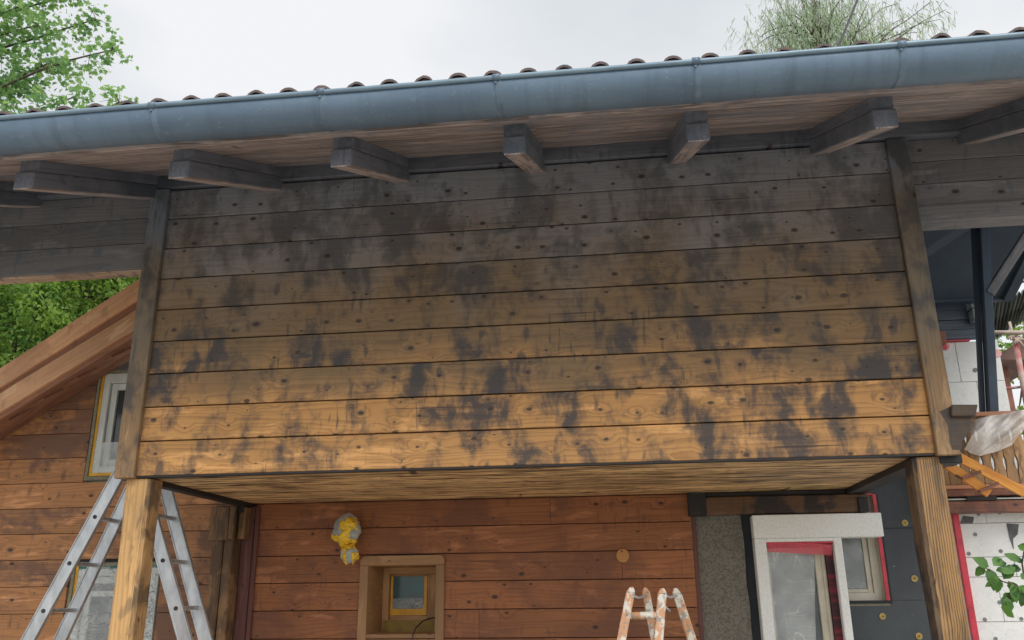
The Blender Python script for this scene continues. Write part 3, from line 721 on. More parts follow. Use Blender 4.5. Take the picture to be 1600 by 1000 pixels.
m.box(NX0 - .02, NX0, YW, y1, NZ0 - .02, NZ1 + .02, axis='y'); m.box(NX1, NX1 + .02, YW, y1, NZ0 - .02, NZ1 + .02, axis='y'); m.box(NX0, NX1, YW, y1, NZ1, NZ1 + .02, axis='y'); m.box(NX0, NX1, YW, y1, NZ0 - .02, NZ0, axis='y')
m.build('niche_lining', M['niche'], nw)
a, b = at(612, 901, y1), at(668, 961, y1); ix0, ix1, iz1, iz0 = a.x, b.x, a.z, b.z
m = MB(); m.box(NX0, ix0, y1 - .03, y1, NZ0, NZ1, axis='z'); m.box(ix1, NX1, y1 - .03, y1, NZ0, NZ1, axis='z'); m.box(ix0, ix1, y1 - .03, y1, iz1, NZ1); m.box(ix0, ix1, y1 - .03, y1, NZ0, iz0)
m.box(NX0, NX0 + .05, y1 - .09, y1 - .03, NZ0, NZ1, axis='z'); m.box(NX1 - .05, NX1, y1 - .09, y1 - .03, NZ0, NZ1, axis='z'); m.box(NX0 + .05, NX1 - .05, y1 - .09, y1 - .03, NZ1 - .05, NZ1)
m.build('inner_frame', M['niche'], nw, .004)
t_ = .022; m = MB(); m.box(ix0, ix0 + t_, y1 - .034, y1 - .02, iz0, iz1); m.box(ix1 - t_, ix1, y1 - .034, y1 - .02, iz0, iz1); m.box(ix0 + t_, ix1 - t_, y1 - .034, y1 - .02, iz0, iz0 + .045); m.build('masking_tape', M['yellow'], nw)
m = MB(); m.box(ix0 + t_, ix1 - t_, y1 - .022, y1 - .014, iz0 + .045, iz1); m.build('pane', M['teal_glass'], nw)
m = MB(); vs = []
for j in range(9):
    for i in range(13): vs.append((ix0 + t_ + (ix1 - ix0 - 2 * t_) * i / 12, y1 - .026 - .006 * random.random(), iz0 + .045 + .075 * j / 8))
m.add(vs, [(j * 13 + i, j * 13 + i + 1, (j + 1) * 13 + i + 1, (j + 1) * 13 + i) for j in range(8) for i in range(12)]); m.build('plastic_film', M['film_dense'], nw)
m = MB(); a = at(590, 969, y1 - .1); m.box(NX0 + .02, NX1, y1 - .11, y1 - .092, NZ0, at(640, 969, y1 - .1).z); tag(m.build('sill_tape', plain('dull_yellow_tape', (.34, .22, .03), (.22, .14, .03), 20, .6), nw), 'dull yellow taped ledge at the back of the niche')
# cable hanging out of the niche
cb = MB(); pts = [at(x, y, YY) for x, y, YY in ((684, 965, 1.80), (672, 966, 1.70), (660, 971, 1.60), (650, 981, 1.52), (645, 992, 1.475), (643, 1006, 1.47), (642, 1040, 1.47))]
cb.tube(pts, .0045, 8); tag(cb.build('cable', M['cable_purple'], smooth=True), 'thin dark purple cable looping out of the small niche window', 'cable')

# ---- right part of the recess: concrete pier, insulation, lintel, door
YC = 1.545
a, b = at(1084, 806, YC), at(1158, 806, YC)
m = MB(); m.box(a.x - .02, a.x + .008, YC - .02, YC + .03, 0, a.z + .01, axis='z'); m.build('wall_end_board', M['maroon'], house, .002)
m = MB(); nz_ = 40; nx_ = 8; xx0, xx1 = a.x + .009, b.x; vs = []
for j in range(nz_ + 1):
    for i in range(nx_ + 1):
        z = a.z * j / nz_; x = xx0 + (xx1 - xx0) * i / nx_ + (.012 * mnoise.noise(Vector((0, 3, z * 5))) if i == nx_ else 0)
        vs.append((x, YC + .0 + .012 * mnoise.noise(Vector((x * 5, 0, z * 5))), z))
fr = [(j * (nx_ + 1) + i, j * (nx_ + 1) + i + 1, (j + 1) * (nx_ + 1) + i + 1, (j + 1) * (nx_ + 1) + i) for j in range(nz_) for i in range(nx_)]
m.add(vs, fr); m.box(xx0 + .001, xx1 - .012, YC + .014, YC + .2, 0, a.z - .002)
m.build('concrete_pier', M['concrete'], house, smooth=False)
c = at(1178, 806, YC)
m = MB(); m.box(b.x + .003, c.x + .05, YC + .035, YC + .2, 0, a.z + .0); m.build('insulation_edge', M['eps_black'], house)
# lintel beam
a1, b1 = at(1074, 776, 1.50), at(1358, 800, 1.50)
m = MB(); m.box(a1.x + .04, b1.x, 1.475, 1.66, b1.z, a1.z - .01, seg=8, jit=.004); tag(m.build('lintel_beam', M['lintel'], house, .006), 'charred brown beam above the door')
m = MB(); m.box(a1.x, a1.x + .12, 1.465, 1.64, b1.z - .004, a1.z + .02); m.box(a1.x + .121, 4.25, 1.50, 1.66, a1.z - .008, Z0 - .002); m.build('lintel_cap', M['black_wood'], house, .004)
m = MB(); q0, q1 = at(1340, 780, 1.47), at(1358, 800, 1.47); m.box(q0.x, q1.x, 1.455, 1.474, q1.z, q0.z + .01); m.build('lintel_plate', M['black_wood'], house, .003)
# dark insulation wall
YI = 1.74
ex = at(1400, 930, YI).x
wx0, wz1 = at(1300, 800, YI).x, at(1364, 772, YI).z
hx1 = at(1367, 772, YI).x; hz0 = at(1396, 938, YI).z
m = MB(); XE = 4.80
def panel(m, x0, x1, z0, z1, yy=YI): m.box(x0 + .001, x1 - .001, yy + random.uniform(-.001, .001), yy + .12, z0 + .001, z1 - .001)
panel(m, hx1, XE, hz0 - .0, 1.90 + .12); panel(m, hx1, XE, 2.02, 2.75)
panel(m, c.x + .05, XE, 1.05, hz0); panel(m, c.x + .05, XE, .5, 1.05); panel(m, c.x + .05, XE, 0, .5); panel(m, 3.4, hx1, wz1, 2.75)
tag(m.build('insulation_wall', M['eps_dark'], house, .002), 'dark grey insulation boards right of the door')
m = MB(); m.box(W + .02, XE, YI - .0, YI + .14, 2.76, 4.5); m.build('upper_wall', M['navy_board'], house)
for px, py in ((1414, 817), (1429, 904), (1379, 963), (1436, 994)):
    p = at(px, py, YI - .004); an = bpy.data.objects.new('insulation_anchor', None)
    m = MB(); R1 = .0215
    m.tube([p + Vector((0, .004, 0)), p + Vector((0, -.004, 0))], [R1, R1 * .93], 20)
    for k in range(8):
        t = k * math.pi / 4; m.tube([p + Vector((math.cos(t) * .0125, -.0041, math.sin(t) * .0125)), p + Vector((math.cos(t) * .0125, -.0052, math.sin(t) * .0125))], .0032, 6, mi=1)
    m.tube([p + Vector((0, -.0041, 0)), p + Vector((0, -.0055, 0))], .006, 10, mi=1)
    m.build('insulation_anchor', [M['anchor'], M['anchor_core']], house)
# red lined side window behind the door
sw = bpy.data.objects.new('side_window', None); col.objects.link(sw); sw.location = (4.3, YI, 1.6); sw.parent = house; sw.matrix_parent_inverse = parent_inv(house); sw['label'] = 'cream framed window with red taped edge, partly hidden by the door frame'
m = MB(); m.box(hx1 - .022, hx1 + .002, YI - .012, YI + .008, hz0, wz1, axis='z'); m.box(hx1 - .2, hx1 - .023, YI - .012, YI + .01, wz1 - .006, wz1 + .004); m.build('red_tape', M['red'], sw)
m = MB(); m.box(hx1 - .003, hx1 + .016, YI - .006, YI + .02, hz0 - .012, wz1, axis='z'); m.box(c.x + .1, hx1 + .014, YI - .008, YI + .02, hz0 - .02, hz0 - .004); m.build('sill_shadow_strip', M['eps_black'], sw)  # black strips stand in for the shadow along jamb and sill
m = MB(); m.box(c.x + .3, hx1 - .0, YI - .004, YI + .03, hz0 - .034, hz0 - .018, seg=14, jit=.004); m.build('mortar_edge', M['grout'], sw)
m = MB(); y = YI + .06; s1 = hx1 - .024
m.box(s1 - .05, s1, y, y + .06, hz0, wz1, axis='z'); m.box(s1 - .085, s1 - .052, y + .02, y + .06, hz0 + .04, wz1, axis='z'); m.box(c.x + .1, s1 - .05, y + .002, y + .06, hz0, hz0 + .05); m.box(c.x + .1, s1 - .086, y + .022, y + .06, hz0 + .052, hz0 + .075)
m.box(s1 + .0, hx1 - .023, YI, y, hz0, wz1, axis='z')
m.build('window_frame', M['cream'], sw, .003)
m = MB(); m.box(c.x + .1, s1 - .085, y + .045, y + .05, hz0 + .07, wz1); m.build('pane', M['glass_dark'], sw)
m = MB(); vs = []
for j in range(13):
    for i in range(13): x = c.x + .5 + (s1 - .088 - c.x - .5) * i / 12; z = hz0 + .078 + .45 * j / 12; vs.append((x, y + .03 - .014 * abs(mnoise.noise(Vector((x * 8, z * 8, 3)))), z))
m.add(vs, [(j * 13 + i, j * 13 + i + 1, (j + 1) * 13 + i + 1, (j + 1) * 13 + i) for j in range(12) for i in range(12)]); m.build('plastic_film', M['film'], sw, smooth=True)
# the door with its white foam surround, standing proud
dr = bpy.data.objects.new('door', None); col.objects.link(dr); dr.location = (3.9, 1.5, 0); dr.parent = house; dr.matrix_parent_inverse = parent_inv(house); dr['label'] = 'film covered glass door in a white foam surround'
YD = 1.47
A, Bq, Cq, Dq = at(1175, 805, YD), at(1377, 805, YD), at(1377, 838, YD), at(1197, 846, YD)
lx0, lx1, lz1, lz0 = A.x, Bq.x, A.z, Cq.z
m = MB(); m.box(lx0, lx1, YD, YD + .16, lz0, lz1); E1 = at(1304, 857, YD); E2 = at(1316, 850, YD); I0 = at(1197, 846, YD)
m.box(lx0 + .0, I0.x, YD, YD + .14, 0, lz0 - .001, axis='z'); m.box(E1.x, E2.x, YD + .003, YD + .12, 0, lz0 - .001, axis='z'); m.box(I0.x, E1.x, YD + .004, YD + .14, Dq.z - .004, lz0 - .001)
m.build('foam_surround', M['foam_white'], dr, .004)
m = MB(); m.box(I0.x, E1.x - .0, YD + .02, YD + .04, I0.z - .018, I0.z - .005); m.build('reveal_tape', M['red'], dr)  # red tape across the top of the door opening
YP = YD + .11; s0, s1_, st = at(1198, 856, YP).x, at(1283, 860, YP).x, at(1240, 856, YP).z
m = MB(); m.box(s0 - .03, s0 + .012, YP, YP + .04, 0, st, axis='z'); m.box(s1_ - .05, s1_, YP, YP + .04, 0, st, axis='z'); m.box(s0 + .012, s1_ - .05, YP + .001, YP + .04, st - .04, st); m.box(s1_ - .008, s1_ + .014, YP - .02, YP + .04, 0, st + .01, axis='z')
m.build('sash', M['cream'], dr, .004)
m = MB(); m.box(s0, s1_ - .05, YP + .02, YP + .024, 0, st - .04); m.build('pane', plain('grey_pane', (.20, .22, .23), (.12, .14, .15), 3, .15), dr)
m = MB(); m.box(s1_ + .016, E1.x + .02, YD + .06, YD + .15, 0, lz0, axis='z'); tag(m.build('reveal', M['red_dark'], dr), 'dark red taped reveal of the door')
m = MB(); m.box(lx0 + .02, E1.x + .02, YP + .05, YP + .12, 0, lz0); m.build('backing', M['eps_black'], dr)
def sheet(name, P00, P10, P01, P11, n1, n2, amp, mat, par, fr=7):
    m = MB(); vs = []
    for j in range(n2 + 1):
        for i in range(n1 + 1):
            u, v = i / n1, j / n2; p = Vector(P00).lerp(P10, u).lerp(Vector(P01).lerp(P11, u), v)
            vs.append(p + Vector((0, -amp * abs(mnoise.noise(Vector((p.x * fr, 1, p.z * fr)))) * 2, 0)))
    m.add(vs, [(j * (n1 + 1) + i, j * (n1 + 1) + i + 1, (j + 1) * (n1 + 1) + i + 1, (j + 1) * (n1 + 1) + i) for j in range(n2) for i in range(n1)])
    return m.build(name, mat, par, smooth=True)
sheet('plastic_film', at(1199, 1040, YP - .006), at(1275, 1040, YP - .006), at(1199, 862, YP - .006), at(1272, 862, YP - .006), 10, 30, .010, M['film'], dr)
sheet('red_film', at(1199, 862, YD + .05), at(1300, 868, YD + .05), at(1198, 846, YD + .015), at(1300, 851, YD + .015), 20, 4, .004, M['film_red'], dr)

# ------------------------------------------------------------------ wrapped wall lamp
lamp = empty('wall_lamp', at(541, 850, 1.44), 'wall lamp wrapped in clear film and yellow masking tape, on the red brown wall', 'lamp')
def blob(c, rx, ry, rz_, seed, n=28, rough=.18, squash=None):
    vs = []; fs = []
    for j in range(n + 1):
        th = math.pi * j / n
        for i in range(n):
            ph = 2 * math.pi * i / n; d = Vector((math.sin(th) * math.cos(ph), math.sin(th) * math.sin(ph), math.cos(th)))
            r = 1 + rough * mnoise.noise(d * 2.2 + Vector((seed, 0, 0))) + rough * .7 * abs(mnoise.noise(d * 6 + Vector((seed, 4, 0))))
            if squash: r *= squash(d)
            vs.append(Vector(c) + Vector((d.x * rx, d.y * ry, d.z * rz_)) * r)
    for j in range(n):
        for i in range(n): fs.append((j * n + i, j * n + (i + 1) % n, (j + 1) * n + (i + 1) % n, (j + 1) * n + i))
    return vs, fs
lc = at(541, 832, 1.42)
m = MB(); m.add(*blob(lc, .098, .075, .125, 3, squash=lambda d: 1 - .28 * max(0, -d.z))); l2 = at(546, 866, 1.40); m.add(*blob(l2, .062, .05, .062, 8)); m.build('plastic_wrap', film('lamp_wrap_film', (.50, .54, .52), .8, 30), lamp, smooth=True)
m = MB(); m.tube([lc + Vector((0, .12, .02)), lc + Vector((0, .0, .02))], .045, 16); m.tube([lc + Vector((0, .11, .02)), lc + Vector((0, .09, .02))], .06, 16); m.build('wall_mount', M['alu_dark'], lamp)
def crumpled_tape(c, rx, ry, rz_, seed, squash, keep):
    vs, fs = blob(c, rx * 1.03, ry * 1.05, rz_ * 1.03, seed, n=56, rough=.2, squash=squash)
    vs = [v + (v - Vector(c)).normalized() * .006 * mnoise.noise(v * 60) for v in vs]
    c = Vector(c); m = MB()
    keepf = []
    for f in fs:
        q = sum((vs[i] for i in f), Vector()) / 4; r = q - c
        if keep(r.x, r.z, .012 * mnoise.noise(q * 45)): keepf.append(f)
    used = sorted({i for f in keepf for i in f}); mp_ = {k: i for i, k in enumerate(used)}
    m.add([vs[i] for i in used], [[mp_[i] for i in f] for f in keepf])
    o = m.build('masking_tape', M['yellow_crumpled'], lamp, smooth=True); sd2 = o.modifiers.new('s', 'SOLIDIFY'); sd2.thickness = .002; return o
crumpled_tape(lc, .098, .075, .125, 3, lambda d: 1 - .28 * max(0, -d.z),
    lambda x, z, n: (abs(x - .018 - .25 * z) < .032 + n and z < .10) or (abs(z + .052 + .2 * x) < .018 + n) or (abs(z - .045) < .026 + n * 2 and -.03 < x < .09) or (abs(x + .045 - .5 * z - .01) < .012 + n and z < -.02))
crumpled_tape(l2, .062, .05, .062, 8, None, lambda x, z, n: (abs(x + .022 + n) < .016 and z < .05) or (x > .028 + n and z < .01) or z > .035 + n)

# junction cover
p = at(973, 868, YW)
m = MB(); m.tube([p + Vector((0, .0, 0)), p + Vector((0, -.012, 0)), p + Vector((0, -.018, 0))], [.046, .046, .040], 28); 
jc = m.build('junction_cover', wood('plug_wood', (.50, .24, .07), (.36, .15, .045), knots=0.), None, .002); tag(jc, 'small round wooden cover plate on the red brown wall', 'cover plate')
m = MB(); q = p + Vector((-.004, -.0185, .028)); m.tube([q + Vector((0, .002, 0)), q + Vector((0, -.002, 0))], .006, 8); m.build('screw', M['alu_dark'], jc)

# ------------------------------------------------------------------ aluminium ladder
lad = empty('aluminium_ladder', (-.35, .65, 0), 'scuffed aluminium folding ladder straddling the pale left post', 'ladder')
YN, YF = .5, .82
def lad_line(p, q, Y, zt):
    a, b = at(*p, Y), at(*q, Y); d = (b - a) / (b.z - a.z)
    return a + d * (zt - a.z), a + d * (0 - a.z)
ZA = 2.52
rails = [lad_line((182, 750), (45, 1000), YN, ZA), lad_line((245, 835), (290, 1000), YN, ZA), lad_line((198, 780), (95, 1000), YF, ZA + .02), lad_line((260, 765), (322, 1000), YF, ZA + .02)]
for i, (t_, b_) in enumerate(rails):
    d = (b_ - t_).normalized(); wv = d.cross(Vector((0, 1, 0))).normalized()
    m = MB(); m.beam(t_, b_, Vector((0, .026, 0)), wv * .080)
    for s in (-1, 1): m.beam(t_ + wv * .037 * s + Vector((0, -.015, 0)), b_ + wv * .037 * s + Vector((0, -.015, 0)), (0, .008, 0), wv * .008)
    m.build('rail', M['alu'], lad, .002)
def on_rail(i, z): t_, b_ = rails[i]; return t_ + (b_ - t_) * ((z - t_.z) / (b_.z - t_.z))
for zs, (i, j) in (([at(147, 808, YN).z + k * .277 for k in (-5, -4, -3, -2, -1, 0, 1)], (0, 2)), ([at(249, 876, YN).z + k * .277 for k in (-4, -3, -2, -1, 0, 1, 2)], (1, 3))):
    for z in zs:
        a, b = on_rail(i, z), on_rail(j, z)
        rg = MB(); c0 = a + Vector((0, -.012, 0)); c1 = Vector((a.x, b.y, b.z)); bb = Vector((b.x, b.y, b.z))
        rg.beam(a + Vector((0, .0, 0)), bb, (.034, 0, 0), (0, 0, .024)); ro = rg.build('rung', M['alu'], lad, .004)
        rg = MB(); rg.tube([a + Vector((0, -.0175, 0)), a + Vector((0, -.010, 0))], .0125, 14); rg.build('rung_socket', M['alu_dark'], ro)
m = MB(); ta, tb = rails[0][0].lerp(rails[1][0], .5), rails[2][0].lerp(rails[3][0], .5)
m.box(ta.x - .09, ta.x + .09, YN - .02, YN + .02, ZA - .06, ZA + .02); m.build('hinge', M['alu'], lad, .004); m = MB(); m.box(tb.x - .09, tb.x + .09, YF - .02, YF + .02, ZA - .04, ZA + .04); m.build('hinge', M['alu'], lad, .004)

# ------------------------------------------------------------------ old wooden stepladder
st_ = empty('wooden_stepladder', (2.88, .35, 0), 'old wooden stepladder splashed with white paint, in front of the red brown wall', 'stepladder')
M['paint_wood'] = None
def painted():
    t = NT('splashed_wood'); gc = t.attr('gc'); p = t.obj()
    f = t.noise(t.vm('MULTIPLY', gc, (3, 60, 60)), 1, 3); c = t.mix(f, (.62, .34, .18), (.42, .20, .10))
    n = t.noise(t.vm('MULTIPLY', p, (1, 1, .6)), 22, 4, .6); n2 = t.noise(p, 40, 3, .6)
    c = t.mix(t.rng(n, .50, .56), c, (.60, .57, .50)); c = t.mix(t.math('MULTIPLY', t.rng(n2, .56, .62), .8), c, (.20, .22, .22))
    t.bump(n, .6, .004); return t.base(c, .55)
M['paint_wood'] = painted()
def leg(px0, py0, px1, py1, Y0, Y1, w_=.048):
    a = at(px0, py0, Y0); b = at(px1, py1, (Y0 + (Y1 - Y0) * .18)); d = (b - a) / (b.z - a.z); e = a + d * (0 - a.z)
    wv = Vector((d.z, 0, -d.x)).normalized(); wv = Vector((1, 0, 0))
    m = MB(); m.beam(a + (b - a) * .10, e, (w_, 0, 0), (0, .034, 0), seg=10, jit=.003)
    t0 = a + (b - a) * .10
    m.add([t0 + Vector((x, y, 0)) for x, y in ((-w_ / 2, -.017), (w_ / 2, -.017), (w_ / 2, .017), (-w_ / 2, .017))] + [a + Vector((x, y, 0)) for x, y in ((-w_ / 5, -.015), (w_ / 5, -.015), (w_ / 5, .015), (-w_ / 5, .015))],
          [(0, 1, 5, 4), (1, 2, 6, 5), (2, 3, 7, 6), (3, 0, 4, 7), (4, 5, 6, 7)])
    m.build('leg', M['paint_wood'], st_, .004); return a, e
L1 = leg(987, 917, 971, 1000, .22, -.15); L2 = leg(1008, 918, 1023, 1000, .42, .75, .044); L3 = leg(1035, 919, 1029, 1000, .20, -.17); L4 = leg(1055, 919, 1081, 1000, .40, .73, .05)
def mid(Lg, z): a, e = Lg; return a + (e - a) * ((z - a.z) / (e.z - a.z))
zr = at(1005, 962, .15).z
for k in range(6):
    z = zr - .26 * k; m = MB(); m.tube([mid(L1, z), mid(L1, z).lerp(mid(L3, z), .5), mid(L3, z)], [.018, .020, .018], 10); m.build('rung', M['paint_wood'], st_, smooth=True)
    if k in (1, 3, 5): m = MB(); m.tube([mid(L2, z), mid(L4, z)], .016, 10); m.build('rung', M['paint_wood'], st_, smooth=True)
for (u_, v_) in ((L3, L4), (L1, L2)):
    z = at(1040, 930, .2).z; a = mid(u_, z); b = mid(v_, z)
    m = MB(); m.tube([a + Vector((.01, -.01, 0)), a.lerp(b, .5) + Vector((0, 0, -.012)), b], .007, 8); m.build('hinge', M['alu'], st_, smooth=True)
m = MB(); m.tube([mid(L3, zr + .06) + Vector((0, -.02, 0)), mid(L3, zr + .02) + Vector((.05, .05, 0))], .006, 8); m.build('hook', M['alu'], st_, smooth=True)

# ------------------------------------------------------------------ right: the neighbouring wing
wing = empty('house_wing', (5.6, 2.6, 0), 'half insulated wing right of the house, white boards below a dark boarded gable and balcony', 'building')
YB = 1.80
e0 = at(1492, 800, YB); ztop = at(1500, 766, YB).z
# lower white insulation wall: panels
m = MB(); x0 = e0.x + .02; rows = [0, .32, .72, at(1500, 972, YB).z, at(1500, 902, YB).z - 0, at(1500, 871, YB).z, at(1500, 818, YB).z, ztop + .1]
rows = sorted(rows); xcuts = {}
for k in range(len(rows) - 1):
    cuts = [x0 - .3 + .0, x0 + .18 + .13 * ((k * 7) % 3), x0 + .62 + .1 * (k % 2), x0 + 1.2, 8.5]
    for a_, b_ in zip(cuts, cuts[1:]): m.box(a_ + .0015, b_ - .0015, YB + random.uniform(0, .003), YB + .10, rows[k] + .0015, rows[k + 1] - .0015)
tag(m.build('lower_wall', M['eps_white'], wing, .002), 'white insulation boards behind the leafy twig')
m = MB(); m.box(x0 - .29, 8.45, YB + .0985, YB + .3, 0, ztop + .1); m.build('wall_core', M['smear'], wing)
for px, py in ((1524, 835), (1564, 861), (1514, 865), (1562, 941), (1539, 968), (1596, 967), (1529, 803), (1562, 801), (1556, 998)):
    p = at(px, py, YB - .002); m = MB(); m.tube([p + Vector((0, .004, 0)), p + Vector((0, -.001, 0))], .0125, 14); m.build('insulation_anchor', M['anchor_grey'], wing)
for pts in (((1573, 818), (1592, 819), (1590, 835), (1583, 842), (1584, 858), (1577, 838)), ((1505, 806), (1522, 808), (1520, 818), (1500, 818))):
    m = MB(); m.prism([at(x, y, YB - .003) for x, y in pts], (0, .004, 0)); m.build('filler_smear', M['smear'], wing)
m = MB(); a, b = at(1493, 800, YB - .03), at(1526, 1000, YB - .03); m.box(a.x - .022, a.x + .016, YB - .035, YB + .004, 0, ztop, axis='z'); tag(m.build('red_tape', M['red'], wing), 'vertical strip of red tape at the wall corner')
# balcony beams
YR = 1.62
for (pa, pb, mat, dep) in (((1480, 803), (1600, 783), 'beam_brown', .10), ((1480, 771), (1600, 764), 'beam_brown', .06), ((1480, 780), (1600, 775), 'eps_white', .03)):
    a, b = at(*pa, YR), at(1480, pb[1] + (pa[1] - pb[1]) * .12, YR)
z_a, z_b, z_c, z_d = at(1540, 800, YR).z, at(1540, 782, YR).z, at(1540, 775, YR).z, at(1540, 764, YR).z
m = MB(); m.box(4.80, 8, YR, YR + .14, z_a, z_b); m.build('balcony_beam', M['beam_brown'], wing, .004)
m = MB(); m.box(4.80, 8, YR + .05, YR + .15, z_b + .003, z_c); m.box(5.06, 5.25, YR - .01, YR + .045, z_b + .001, z_c + .012); m.build('floor_gap', M['black_wood'], wing)
m = MB(); m.box(4.80, 8, YR + .01, YR + .046, z_b + .008, z_c - .012); m.build('floor_strip', M['white'], wing)
m = MB(); m.box(4.80, 8, YR - .02, YR + .12, z_c + .002, z_d); m.build('balcony_beam', M['beam_brown'], wing, .004)
m = MB(); z_e = at(1540, 757, YR).z; m.box(4.80, 8, YR - .01, YR + .03, z_d + .002, z_e); m.build('bottom_rail', M['peach_beam'], wing, .003)
# railing planks with cut-outs
rt = at(1560, 650, YR).z
def plank(mb, xc, wd):
    z0, z1 = z_e + .003, rt; pts = []
    for k in range(13):
        t = k / 12; z = z0 + (z1 - z0) * t
        n = .40 * math.exp(-((t - .30) / .07) ** 2) + .40 * math.exp(-((t - .72) / .07) ** 2)
        pts.append((wd / 2 * (1 - n), z))
    poly = [Vector((xc + x, YR, z)) for x, z in pts] + [Vector((xc - x, YR, z)) for x, z in pts[::-1]]
    # strips, to stay convex
    off = Vector((random.random() * 20, random.random() * 20, random.random() * 20)); vs = []; fs = []
    for x, z in pts:
        for sx, yy in ((-1, YR), (1, YR), (1, YR + .024), (-1, YR + .024)): vs.append(Vector((xc + sx * x, yy, z)))
    for k in range(12):
        for j in range(4): fs.append((k * 4 + j, k * 4 + (j + 1) % 4, (k + 1) * 4 + (j + 1) % 4, (k + 1) * 4 + j))
    fs += [(0, 1, 2, 3), (48, 49, 50, 51)]
    mb.add(vs, fs, [off + Vector((v.z, v.x, v.y)) for v in vs])
for k in range(28):
    m = MB(); plank(m, 4.86 + k * .075, .071); m.build('railing_plank', M['rail_wood'], wing)
m = MB(); m.box(4.80, 8, YR - .02, YR + .06, rt, rt + .03); m.build('handrail', M['peach_beam'], wing, .004)
m = MB(); m.box(4.80, 8, YR + .16, 2.8, z_b, z_c); m.build('balcony_floor', M['black_wood'], wing)
# upper wall behind the balcony: white insulation + dark boards over it
YU = 2.8
u0, u1, u2 = at(1475, 535, YU), at(1558, 535, YU), at(1480, 650, YU)
ux1 = at(1560, 540, YU).x
m = MB(); zz = [z_c, u2.z + .12, u0.z - .38, u0.z - .0]
zz = [z_c, u0.z - .75, u0.z - .35, u0.z]
for k in range(3):
    cuts = [4.8, 5.25 + .2 * (k % 2), 5.62 + .12 * (k % 2), ux1 - .12, ux1 + .0]
    for a_, b_ in zip(cuts, cuts[1:]): m.box(a_ + .0015, b_ - .0015, YU + random.uniform(0, .003), YU + .1, zz[k] + .0015, zz[k + 1] - .0015)
tag(m.build('upper_wall', M['eps_white'], wing, .002), 'bright white insulation boards behind the dark post')
m = MB(); m.box(4.8, ux1 - .002, YU + .0985, YU + 2.5, z_c, u0.z); m.build('wall_core', M['smear'], wing)
p = at(1524, 578, YU - .002); m = MB(); m.tube([p, p + Vector((0, -.004, 0))], .018, 14); m.build('insulation_anchor', M['anchor_grey'], wing)
for px, py in ((1477, 541), (1558, 552)):
    p = at(px, py, YU - .002); m = MB(); m.tube([p, p + Vector((0, -.003, 0))], .035, 14); m.build('red_paint_mark', plain('faded_red_mark', (.75, .28, .30), (.8, .5, .5), 20), wing)
m = MB(); m.box(4.8, ux1 - .6, YU - .004, YU + .0, at(1500, 535 + 82, YU).z - .4, at(1500, 617, YU).z); m.build('grey_patch', plain('grey_primer', (.33, .36, .38), (.26, .29, .31), 9), wing)
m = MB(); m.box(4.8, at(1515, 535, YU).x, YU - .024, YU + .02, u0.z + .001, u0.z + .012); m.box(4.8, at(1477, 535, YU).x, YU - .022, YU - .004, u0.z - .06, u0.z - .001); m.build('red_tape', M['red'], wing)
# dark boards of the upper gable
zt = at(1500, 462, YU).z; m = MB(); hh = (zt + .8 - u0.z - .02) / 14
xr_ = at(1528, 500, YU).x
for k in range(14): m.box(4.6, xr_ + .0, YU - .02 + .006 * (k % 2), YU + .04, u0.z + .021 + k * hh, u0.z + .021 + (k + 1) * hh - .004, axis='x')
m.build('upper_boarding', M['navy_board'], wing, .002)
m = MB(); a, b = at(1515, 466, YU - .12), at(1530, 480, YU - .12); m.box(a.x, b.x + .05, YU - .12, YU - .02, b.z, a.z)
a, b = at(1519, 482, YU - .12), at(1530, 500, YU - .12); m.box(a.x, b.x + .04, YU - .12, YU - .02, b.z, a.z); m.build('pale_bracket', plain('pale_bracket', (.35, .40, .42), (.2, .24, .26), 12), wing, .004)
m = MB(); a, b = at(1463, 517, YU - .2), at(1480, 536, YU - .2); m.box(a.x - .1, b.x, YU - .2, YU - .05, b.z, a.z); m.build('beam_stub', M['beam_brown'], wing, .003)
# dark ceiling between the cladding band and the gable
c2 = at(1573, 463, YU - .2); c3 = Vector((4.5, YU - .2, c2.z)); zc_ = 4.27; e1 = at(1606, 402, 1.75); x1 = c2.x
x1 = at(1612, 398, 1.75).x + .15
top = [Vector((4.45, .2, zc_ + .1)), Vector((x1, .2, zc_ + .1)), Vector((4.45, 1.75, zc_)), Vector((x1, 1.75, zc_)), c3, c2]
m = MB(); m.add(top + [v + Vector((0, 0, .08)) for v in top], [(0, 1, 3, 2), (2, 3, 5, 4), (6, 8, 9, 7), (8, 10, 11, 9), (1, 7, 9, 3), (3, 9, 11, 5), (0, 2, 8, 6), (2, 4, 10, 8), (4, 5, 11, 10), (0, 6, 7, 1)])
m.build('ceiling', M['navy'], wing)
m = MB(); m.beam(c2 + Vector((0, .0, .03)), Vector((x1, 1.75, zc_ + .03)), (.08, 0, 0), (0, 0, .16)); m.build('ceiling_beam', M['navy'], wing, .004)
m = MB(); m.beam((4.5, YU - .16, c2.z + .1), c2 + Vector((0, .04, .1)), (0, .08, 0), (0, 0, .25)); m.build('ceiling_beam', M['navy'], wing, .004)
